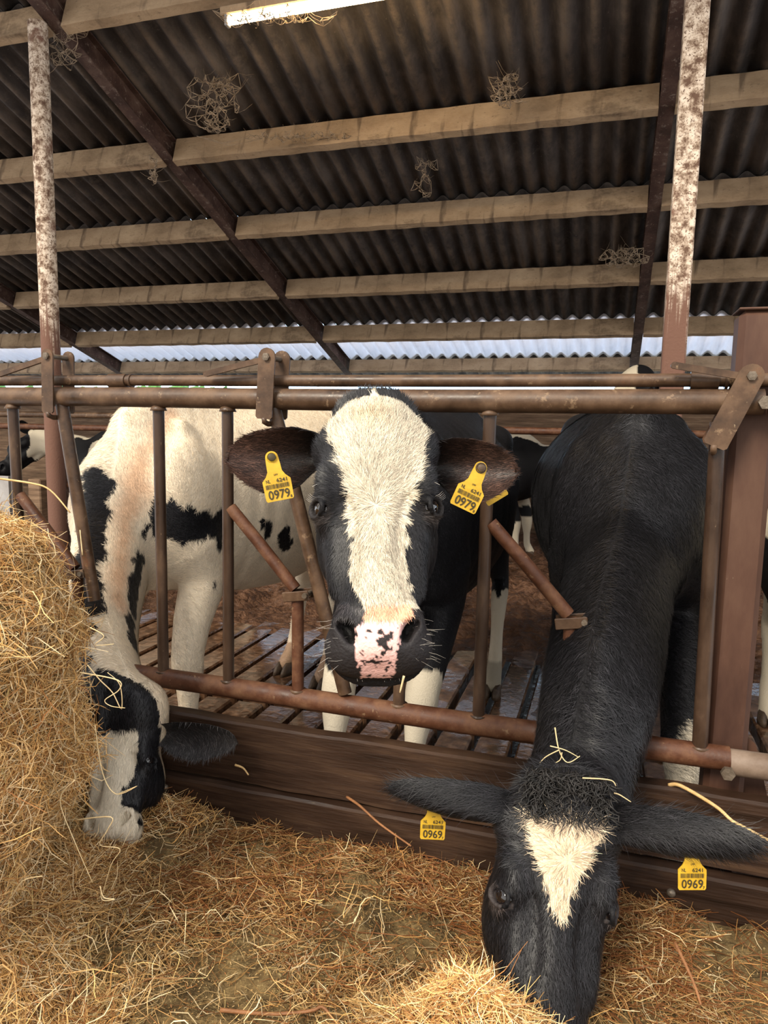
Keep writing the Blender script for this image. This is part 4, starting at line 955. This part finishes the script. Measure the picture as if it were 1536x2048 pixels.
# ================================================================ left cow, white with black patches, grazing behind the hay
H1 = Head(at(242, 1432, -.13), at(210, 1668, -.34), unit(RR*.92-.18*UU-.25*_f), k=.82)
g1 = np.array([-1.92, .82, FZ]); S1 = 1.14
root = empty('cow', tuple(g1)); tag(root, 'cream-white cow with black patches at left, bending its neck down behind the hay', 'cow', 'cows at the feed barrier')
F1 = Field((-2.75, -.80, FZ), (-1.02, 2.9, 1.30), (-1.50, -.75, 0), (-1.05, -.15, .45), .006, .018)
hoof1 = [(-.38, .20), (-.08, -.22), (1.0, .08), (.92, -.20)]
W1 = body_field(F1, g1, (.20, 1), S1, hoof1, wid=.80)
head_field(F1, H1)
F1.loft([W1(.02, 0, 1.04), (-1.955, .62, .80), (-1.835, .36, .60), (-1.67, .14, .44), (-1.49, -.02, .34), (-1.36, -.08, .32)], [.23, .165, .125, .098, .086, .08], [.30, .24, .20, .165, .13, .09], (-.15, -.5, 1), k=.07, tu=[.45, .45, .45, .4, .3, .2], td=.3, hd=[.34, .28, .24, .20, .16, .12])
P, Q = F1.mesh(); P = relax(P, Q, 3); del F1
e1R = ear_mesh(H1.w(.095, .075, -.07), at(474, 1486, -.14), UU+.2*RR, -_f*.4-UU, W=.056, cup=.034)
e1L = ear_mesh(H1.w(-.095, .08, -.07), H1.w(-.28, .12, -.1), UU, -_f, W=.048, cup=.03)
def col1(P, Nn, ear):
    q = H1.loc(P); x, s, y = q.T; n = len(P); C = np.tile(WHT*np.array([1.12, 1.08, 1.05]), (n, 1)); hd = P[:, 1] < -.10
    rd = np.clip(1-capsd(P, CREST, .02)/.06, 0, 1)[:, None]*.80
    C = C*(1-rd)+np.array([.60, .36, .21])*rd
    for segs, nz in PATCH1: C[(capsd(P, segs, nz, 26) < 0) & (ear == 0)] = BLK
    h = hd & (ear == 0) & (P[:, 2] < .5)
    C[h] = BLK; wf = h & (y > -.12+.02*vnoise(P, 30, 4)) & (s > .085+.02*vnoise(P, 40, 5)) & (x < .012*vnoise(P, 60, 6)+np.interp(s, [.09, .22, .30, .36, .42, .46, .55], [.085, .085, .060, .035, .035, .10, .12])) ; C[wf] = WHT*.95
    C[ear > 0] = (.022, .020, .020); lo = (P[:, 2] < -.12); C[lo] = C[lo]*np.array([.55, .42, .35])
    C = C*(1+.06*vnoise(P, 25, 2)[:, None]); return C
CREST = [((-1.845, .8, 1.224), (-1.84, .593, 1.028), .02, .02), ((-1.84, .593, 1.028), (-1.798, .432, .80), .02, .018), ((-1.798, .432, .80), (-1.636, .183, .573), .018, .012)]
PATCH1 = [([((-1.93, .44, .95), (-1.87, .33, .80), .065, .055), ((-1.87, .38, .86), (-1.78, .22, .72), .035, .045), ((-1.80, .2, .70), (-1.66, .06, .56), .045, .045), ((-1.62, .0, .5), (-1.54, -.09, .37), .045, .045)], .016),
          ([((-1.765, .60, .88), (-1.72, .50, .72), .022, .040), ((-1.71, .45, .68), (-1.62, .27, .53), .050, .050), ((-1.60, .20, .50), (-1.55, .12, .42), .045, .035)], .016),
          ([((-1.72, .62, .80), (-1.645, .84, .74), .085, .065), ((-1.64, .88, .77), (-1.636, .83, .66), .055, .030)], .014),
          ([((-1.645, .811, .50), (-1.645, .811, .485), .020, .016), ((-1.564, 1.128, .74), (-1.56, 1.13, .71), .016, .016), ((-1.553, 1.175, .72), (-1.55, 1.18, .67), .020, .022), ((-1.53, 1.30, .65), (-1.53, 1.34, .60), .050, .04)], .010)]
def flow1(P, Nn, ear):
    sx = np.sign(P[:, 0]-np.interp(P[:, 1], [-.2, -.06, .12, .36, .62, 1, 3], [-1.28, -1.43, -1.66, -1.83, -1.95, -1.95, -1.6])); D = np.stack([sx*.8, -.4+0*sx, -.4+0*sx], 1)
    D = D+.3*np.stack([vnoise(P, 9, 41), vnoise(P, 9, 42), vnoise(P, 9, 43)], 1); hd = P[:, 1] < -.10; D[hd] = H1.es; return D
mask1 = lambda P, Nn: (((P-CAM)*Nn).sum(1) < .05)*np.where(P[:, 1] < .7, 1.5, .6)*(P[:, 1] < 2)
if 'PATCHDEF1' in globals(): PATCH1 += PATCHDEF1
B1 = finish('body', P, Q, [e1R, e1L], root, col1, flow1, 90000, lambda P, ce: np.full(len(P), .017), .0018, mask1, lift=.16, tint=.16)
for g in (-1, 1): skull_eye(H1, g, root)
hooves(W1, S1, hoof1, root)
# ------------------------------------------------------------------ hay
def straws(name, P, D, L, W, C, parent=None, loc=None, nseg=4, bend=.5, nn=None, tag_=None, kink=.0, mat='hay'):
    n = len(P); D = unitr(D); A = unitr(rng.normal(0, 1, (n, 3))); A = unitr(A-D*(A*D).sum(1)[:, None]); B = np.cross(D, A)
    b1 = rng.normal(0, bend, (n, 1)); b2 = rng.normal(0, bend, (n, 1)); ph = rng.uniform(0, 6, (n, 1)); V = np.zeros((n, (nseg+1)*3, 3)); L = L[:, None]
    for q in range(nseg+1):
        t = q/nseg-.5; c = P+D*(L*t)+A*(b1*L*(t*t-.08))+B*(b2*L*(t*abs(t)))+A*(.12*bend*L*np.sin(ph+7*t))
        if kink: c = c+B*(kink*L*np.abs(t-.15)*(b2 > 0))
        wq = (W/2)[:, None]*(1 if 0 < q < nseg else .55)
        for j in range(3):
            a = 2*pi*j/3; V[:, 3*q+j] = c+A*(wq*cos(a))+B*(wq*sin(a))*.6
    b0 = np.arange(n)*(nseg+1)*3; Fq = np.concatenate([np.stack([b0+3*q+j, b0+3*q+(j+1) % 3, b0+3*(q+1)+(j+1) % 3, b0+3*(q+1)+j], 1) for q in range(nseg) for j in range(3)])
    V = V.reshape(n, -1, 3)
    V = V.reshape(-1, 3)
    return mkobj(name, V, Fq, M[mat], parent, loc, smooth=False, colr=np.repeat(C[:, None], (nseg+1)*3, 1).reshape(-1, 3))
def haycol(n, k=1., brown=.15, pale=.3):
    pal = np.array([(.72, .435, .165), (.82, .545, .245), (.90, .70, .41), (.58, .32, .105), (.42, .235, .075), (.36, .155, .05), (.60, .43, .17)])
    pr = np.array([.24, .22, pale*.8, .16, .10, brown*.7, .06]); pr /= pr.sum(); c = pal[rng.choice(7, n, p=pr)]
    c = np.clip(c*k*(1+.18*rng.normal(0, 1, (n, 1))), .01, 2); return c/np.maximum(1, c.max(1)/.86)[:, None]
def tang(Nn, n, up=.25):
    d = rng.normal(0, 1, (n, 3)); d = d-Nn*(d*Nn).sum(1)[:, None]; return unitr(d)+Nn*rng.normal(0, up, (n, 1))
# the big pile at left
HC = np.array([-1.80, -.86]); nth, nz = 220, 90
zs = np.linspace(0, 1, nz)
def prof(t): return np.interp(t, [0, .06, .14, .24, .36, .50, .62, .72, .82, .90, .96, 1.0], [1.05, .86, .74, .67, .63, .62, .63, .60, .54, .43, .26, .02])
def zz(t): return np.interp(t, [0, .06, .14, .24, .36, .50, .62, .72, .82, .90, .96, 1.0], [-.02, .06, .14, .26, .40, .56, .70, .82, .92, 1.0, 1.05, 1.07])
th = np.linspace(0, 2*pi, nth, endpoint=False)
T_, Z_ = np.meshgrid(th, zs, indexing='ij'); R0 = prof(Z_); R0 = R0*(1-.33*np.clip(np.cos(T_-radians(42)), 0, 1)**2*np.clip((.30-Z_)/.2, 0, 1)); PV = np.stack([HC[0]+R0*np.cos(T_), HC[1]+R0*np.sin(T_), zz(Z_)], -1).reshape(-1, 3)
dirn = np.stack([np.cos(T_), np.sin(T_), 0*T_+.2], -1).reshape(-1, 3)
PV = PV+dirn*(.055*fbm(PV, 4.5, 51, 3)+.02*vnoise(PV, 22, 52))[:, None]; PV[:, 2] = np.maximum(PV[:, 2], -.03)
ii = np.arange(nth)[:, None]; jj = np.arange(nz-1)[None]; a = (ii*nz+jj).ravel(); b_ = (((ii+1) % nth)*nz+jj).ravel()
PQ = np.stack([a, b_, b_+1, a+1], 1)
hp = empty('hay_pile', (HC[0], HC[1], 0)); tag(hp, 'tall golden pile of loose hay filling the left edge of the alley', 'hay'); hp['kind'] = 'stuff'
mkobj('hay_core', PV, PQ, M['haycore'], hp)
PN = vnormals(PV, PQ); vis = ((PV[PQ].mean(1)-CAM)*PN[PQ].mean(1)).sum(1) < .25; vis = vis & (PV[PQ].mean(1)[:, 0] > -2.1)
n = int(52000*QF); P, Nn, _ = sample(PV, PQ, PN, n, vis.astype(float)); P = P+Nn*np.abs(rng.normal(0, .012, (n, 1)))
D = tang(Nn, n, .28); D[:, 2] *= .9
strand_len = rng.gamma(4, .016, n)+.02
C = haycol(n, 1.12); lump = .5+.5*np.clip(fbm(P, 7, 61, 2)+.4, 0, 1); C = C*(.62+.38*lump[:, None])
straws('hay_strands', P, D, strand_len, rng.uniform(.0012, .0030, n), C, hp)
n = int(2200*QF); P, Nn, _ = sample(PV, PQ, PN, n, vis.astype(float)); D = tang(Nn, n, .9); L = rng.uniform(.06, .17, n); D = unitr(D)
straws('stray_stalks', P+Nn*.02, D, L, rng.uniform(.0014, .0034, n), haycol(n, 1.15, .1, .5), hp, nseg=6, bend=.9, kink=.5)
# long stalks sticking out of the pile's shoulder
def px_line(pts, Y): return [at(x, y, Yy) for (x, y), Yy in zip(pts, Y if isinstance(Y, (list, tuple)) else [Y]*len(pts))]
def stalk(pts, Y, r, mat, lab, name='hay_stalk', grp=None, parent=None):
    P = np.array(px_line(pts, Y)); b = MB(); m_ = []
    for i in range(len(P)-1):
        p0, p1, p2, p3 = P[max(i-1, 0)], P[i], P[i+1], P[min(i+2, len(P)-1)]
        for q in range(5):
            t = q/5; m_.append(.5*((2*p1)+(-p0+p2)*t+(2*p0-5*p1+4*p2-p3)*t*t+(-p0+3*p1-3*p2+p3)*t**3))
    m_.append(P[-1]); m_ = np.array(m_); b.tube(m_, [r*(1-.5*i/len(m_)) for i in range(len(m_))], 6); o = b.build(name, M[mat], parent, smooth=True)
    if not parent: tag(o, lab, 'stalk', grp)
    return o
M['stalk'] = noisemat('golden_stalk', [(.3, (.42, .25, .09)), (.7, (.66, .46, .22))], 20, .6, .2)
M['stem'] = noisemat('red_brown_stem', [(.3, (.14, .058, .022)), (.7, (.30, .135, .055))], 20, .6, .3)
M['palestalk'] = noisemat('pale_stalk', [(.3, (.50, .36, .18)), (.7, (.68, .54, .32))], 20, .6, .2)
stalk([(-20, 955), (60, 966), (100, 980), (140, 1025)], -.62, .0028, 'stalk', '', parent=hp)
for pts, Y in (([(180, 1255), (208, 1272), (190, 1290), (228, 1288)], -.60), ([(175, 1330), (200, 1360), (225, 1385), (243, 1418), (240, 1370), (215, 1345)], -.62), ([(160, 1345), (235, 1360), (238, 1380), (210, 1400), (222, 1412), (250, 1416)], -.65),
               ([(190, 1450), (205, 1545), (232, 1588), (274, 1572), (236, 1588)], -.62), ([(150, 1640), (222, 1634), (215, 1660), (200, 1690), (240, 1698), (222, 1730), (205, 1790)], -.66), ([(165, 1110), (160, 1060), (163, 1092)], -.60),
               ([(150, 1560), (120, 1600), (148, 1680), (185, 1765)], -.72), ([(20, 1800), (45, 1762), (85, 1752)], -.85), ([(200, 1772), (208, 1795), (230, 1798), (205, 1800), (202, 1775)], -.7)):
    stalk(pts, Y, .0015, 'palestalk', '', parent=hp)

# loose hay on the alley floor: deep near the camera and the pile, thin in the middle
def fdens(X, Y):
    a = np.clip((-.80-Y+.25*(-.7-X))/.35, 0, 1)                       # towards the camera, left
    a = np.maximum(a, np.clip((-X-1.0)/.25, 0, 1)); a = np.maximum(a, np.exp(-((X+.18)/.18)**2-((Y+.69)/.10)**2)*1.5)
    return a
def bedz(X, Y):
    P = np.stack([X.ravel(), Y.ravel(), 0*X.ravel()], 1); d = fdens(X, Y); nz_ = fbm(P, 5, 71, 3).reshape(X.shape)
    edge = np.clip((-Y-.09)/.08, 0, 1)*.03
    near = np.clip((-.55-Y)/.6, 0, 1)
    return .0+.05*d+.045*near+.025*nz_+.012*vnoise(P, 30, 72).reshape(X.shape)-.02+edge*.3+.10*np.exp(-((X+.19)/.13)**2-((Y+.70)/.07)**2)-.045*np.exp(-((X+1.2)/.22)**2-((Y+.34)/.18)**2)
V, Fc = grid(np.linspace(-1.55, .95, 250), np.linspace(-1.45, -.07, 140), bedz)
fh = empty('loose_hay', (-.4, -.7, 0)); tag(fh, 'loose golden hay and brown stems strewn over the feed alley', 'hay'); fh['kind'] = 'stuff'
mkobj('feed_bed', V, Fc, M['feed'], fh)
def scatter(n, w, hgt=.012):
    X = rng.uniform(-1.5, .85, n*6); Y = rng.uniform(-1.40, -.08, n*6); k = rng.random(n*6) < w(X, Y); X, Y = X[k][:n], Y[k][:n]
    Z = bedz(X[:, None], Y[:, None])[:, 0]+np.abs(rng.normal(0, hgt, len(X))); return np.stack([X, Y, Z], 1)
clump = lambda X, Y: np.clip(.55+.9*fbm(np.stack([X, Y, 0*X], 1), 5.5, 81, 2), .06, 1)
w1 = lambda X, Y: np.maximum((.30+.70*fdens(X, Y))*clump(X, Y), 1.2*np.exp(-((X+.19)/.16)**2-((Y+.70)/.10)**2))
P = scatter(int(62000*QF), w1); n = len(P); d = rng.normal(0, 1, (n, 3)); d[:, 2] *= .22; fd = fdens(P[:, 0], P[:, 1])
C = haycol(n, .84, .25, .18)*(.62+.48*fd[:, None]); straws('hay_strands', P+[0, 0, .004], d, rng.gamma(4, .013, n)+.015, rng.uniform(.0010, .0026, n), C, fh)
P = scatter(int(9000*QF), lambda X, Y: np.clip((Y+.62)/.3, .05, 1)*clump(X, Y)); n = len(P); d = rng.normal(0, 1, (n, 3)); d[:, 2] *= .15; d[:, 0] *= 1.6
straws('brown_stems', P+[0, 0, .006], d, rng.gamma(4, .018, n)+.02, rng.uniform(.0014, .0036, n), haycol(n, .42, 2.2, .02)*np.array([1.0, .82, .7]), fh, bend=.25)
P = scatter(int(2500*QF), lambda X, Y: fdens(X, Y)+.08); n = len(P); d = rng.normal(0, 1, (n, 3)); d[:, 2] = np.abs(d[:, 2])*.9
straws('stray_stalks', P+[0, 0, .012], d, rng.uniform(.05, .14, n), rng.uniform(.0014, .0030, n), haycol(n, 1.1, .1, .6), fh, nseg=6, bend=.8, kink=.4)
P = scatter(int(16000*QF), lambda X, Y: np.full(len(X), .5), .004); n = len(P); d = rng.normal(0, 1, (n, 3)); d[:, 2] *= .3
straws('chaff', P, d, rng.uniform(.003, .010, n), rng.uniform(.0015, .0034, n), haycol(n, .55, .4, .1), fh, nseg=2, bend=.2)
# single stems one can point to
stalk([(1338, 1570), (1362, 1572), (1430, 1612), (1462, 1640), (1480, 1650), (1540, 1682)], [-.02, -.04, -.10, -.13, -.14, -.2], .0055, 'stalk', 'long golden stalk leaning from the plank top at far right', 'stalk')
stalk([(694, 1594), (720, 1612), (760, 1648), (822, 1692)], [-.05, -.10, -.14, -.2], .0045, 'stem', 'red-brown stem leaning on the lower plank left of the ear tag', 'stem')
stalk([(470, 1530), (486, 1536), (497, 1550)], [-.05, -.05, -.06], .004, 'stalk', 'short bit of straw lying on the edge of the lower plank', 'straw_bit')
stalk([(440, 2020), (540, 2028), (620, 2022), (645, 2014), (668, 2040), (690, 2060)], [-.75, -.72, -.70, -.69, -.70, -.72], .0045, 'stem', 'crooked red-brown twig at the bottom edge of the hay', 'twig')
stalk([(1350, 1885), (1385, 1960), (1402, 2010)], [-.42, -.48, -.52], .0040, 'stem', 'brown stem lying at lower right, pointing at the camera', 'stem')
stalk([(1015, 2010), (1030, 1985), (1015, 1966)], [-.62, -.62, -.62], .003, 'palestalk', 'pale stalk standing at the black muzzle', 'stalk') if 0 else None
o = stalk([(1110, 1455), (1118, 1500), (1135, 1525), (1160, 1512)], [-.36, -.37, -.38, -.38], .0017, 'palestalk', 'sprig of pale straw caught on the black neck above the topknot', 'straw_sprig')
for q in ([(1118, 1500), (1090, 1515), (1075, 1535), (1092, 1535)], [(1100, 1492), (1130, 1500), (1158, 1515)], [(1124, 1505), (1120, 1520), (1105, 1528)]): stalk(q, -.375, .0014, 'palestalk', '', 'twiglet', parent=o)
stalk([(1165, 1556), (1205, 1558), (1225, 1562), (1232, 1572)], [-.44]*4, .0016, 'palestalk', 'thin curved straw lying across the black topknot at right', 'straw_bit')
stalk([(1228, 1586), (1240, 1590), (1262, 1604)], [-.42]*3, .0017, 'palestalk', 'short straw stuck behind the topknot beside the right ear', 'straw_bit')
stalk([(808, 1352), (800, 1385)], [-.70, -.70], .0024, 'palestalk', 'straw hanging from the chin of the middle cow', 'straw_bit')
stalk([(1245, 742), (1275, 715), (1270, 735)], [.0]*3, .001, 'palestalk', 'x', 'x') if 0 else None
# ------------------------------------------------------------------ cows further back
def simple_cow(lab, o, back, S, headP, headM, lat, pat, hoof, colour_name='cow', res=.022, neckmid=None, headk=None, ears=True, dors=None):
    o = np.array(o, float); root = empty('cow', tuple(o)); tag(root, lab, 'cow', 'cows standing further back')
    bk = unit((back[0], back[1], 0)); ends = np.array([o-bk*.9*S, o+bk*1.8*S, headP, headM]); lo = ends.min(0)-.5; hi = ends.max(0)+.5; lo[2] = FZ; hi[2] = max(1.35*S, headP[2]+.15)
    hc = (np.array(headP)+np.array(headM))/2; Fd = Field(lo, hi, hc-.3, hc+.3, .012, res)
    W = body_field(Fd, o, back, S, hoof); H = Head(headP, headM, lat, k=headk); head_field(Fd, H)
    nb = H.w(0, .06, -.09); a = W(.05, 0, 1.05); mid = (a*.5+nb*.5) if neckmid is None else np.array(neckmid)
    Fd.loft([a, W(-.16, 0, 1.08), mid, nb], np.array([.20, .17, .13, .10])*S, np.array([.28, .24, .18, .11])*S, dors or (0, 0, 1), k=.06, hd=np.array([.32, .30, .20, .12])*S)
    P, Q = Fd.mesh(); P = relax(P, Q, 3)
    es = []
    if ears: es = [ear_mesh(H.w(g*.10, .07, -.07), H.w(g*.27, .08, -.09), -H.es, H.ey, W=.055, cup=.04, nu=14, nv=10) for g in (-1, 1)]
    finish('body', P, Q, es, root, pat, None, 0, .02, .002)
    for g in (-1, 1): skull_eye(H, g, root)
    hooves(W, S, hoof, root); return W
def patchy(sd, f=1.9, th=.0, legs=.15):
    def fn(P, Nn, ear):
        C = np.tile(BLK, (len(P), 1)); w_ = (fbm(P, f, sd, 2)+.25*vnoise(P, 9, sd)*.5 > th) | (P[:, 2] < legs+.1*vnoise(P, 5, sd)); C[w_ & (ear == 0)] = WHT*.85; return C
    return fn
st4 = [(-.05, .16), (-.05, -.16), (1.45, .18), (1.40, -.18)]
simple_cow('black-and-white cow standing sideways behind the rails at far left', (-4.75, 4.10, FZ), (1, .2), .98, (-5.45, 4.0, 1.0), (-5.80, 3.75, .62), (.6, .8, 0), patchy(5, 2.6, .28, .30), st4)
simple_cow('cow far behind with only its raised ear showing over the top rail at right', (.42, 4.3, FZ), (.1, 1), 1.10, (.20, 3.80, 1.66), (.10, 3.32, 1.34), (1, .1, 0), patchy(8, 1.5, .2), st4)
simple_cow('tan-white cow far behind, seen between the middle cow and the right cow', (-.95, 6.3, FZ), (-.95, .3), 1.0, (-.25, 6.1, 1.0), (.10, 5.9, .65), (.3, 1, 0), patchy(14, 1.2, -.45), st4)
simple_cow('black-and-white cow whose pale leg shows at the right edge beside the thick post', (.98, .62, FZ), (.05, 1), 1.04, (1.02, -.05, 1.08), (1.05, -.32, .70), (1, 0, 0), patchy(21, 1.6, .25, .40), [(-.15, .16), (-.15, -.16), (1.45, .18), (1.40, -.18)])

# ------------------------------------------------------------------ cobwebs
def cobweb(px, py, Y, wd, ht, n, lab, seed, hang=.5, th=.0016):
    r_ = random.Random(seed); b = MB(); c = at(px, py, Y); nodes = [c+RR*r_.gauss(0, wd)*(1-.0)+UU*r_.uniform(-ht, ht)+_f*r_.gauss(0, .03) for _ in range(n)]
    for i, p in enumerate(nodes):
        near = sorted(nodes, key=lambda q: np.linalg.norm(q-p))[1:5]
        for q in near:
            m_ = (p+q)/2-np.array([0, 0, .12])*np.linalg.norm(q-p)*hang; b.tube([p, m_, q], [th*.8, th*r_.uniform(.6, 1.6), th*.8], 4)
    for k in range(int(n*.35)):
        p = r_.choice(nodes); d = unit((r_.gauss(0, 1), r_.gauss(0, 1), abs(r_.gauss(0, 1))*.8)); L = r_.uniform(.04, .16); b.tube([p, p+d*L*.5-np.array([0, 0, .01]), p+d*L], [th*.5, th*.4, th*.3], 3)
    o = b.build('cobweb', M['web'], smooth=True); o['kind'] = 'stuff'; tag(o, lab, 'cobweb', 'dusty cobwebs'); return o
cobweb(432, 205, 2.96, .075, .20, 230, 'thick dusty cobweb hanging at upper left above the second purlin', 1, th=.0020)
cobweb(1014, 180, 3.30, .045, .10, 150, 'dense cobweb clinging above the second purlin right of centre', 2, th=.0022)
cobweb(1246, 515, 5.08, .10, .08, 200, 'bushy cobweb tangle beside the right rafter', 3, th=.0022)
cobweb(308, 340, 3.40, .022, .10, 40, 'cobweb dangling from the rafter below the second purlin', 4, th=.0030)
cobweb(600, 272, 3.40, .22, .025, 120, 'ragged web strands along the lower edge of the second purlin', 5, hang=1.0, th=.0018)
cobweb(850, 355, 3.85, .05, .16, 60, 'faint cobweb hanging in the middle of the dark roof', 6, hang=.9, th=.0010)
cobweb(120, 90, 2.3, .07, .16, 110, 'cobweb where the left post meets the rafter', 8, th=.0015)
cobweb(160, 640, 2.3, .01, .01, 4, 'x', 9) if 0 else None
cobweb(545, 35, 2.17, .14, .03, 110, 'glowing cobweb draped below the tube lamp', 10, hang=.8, th=.0016)
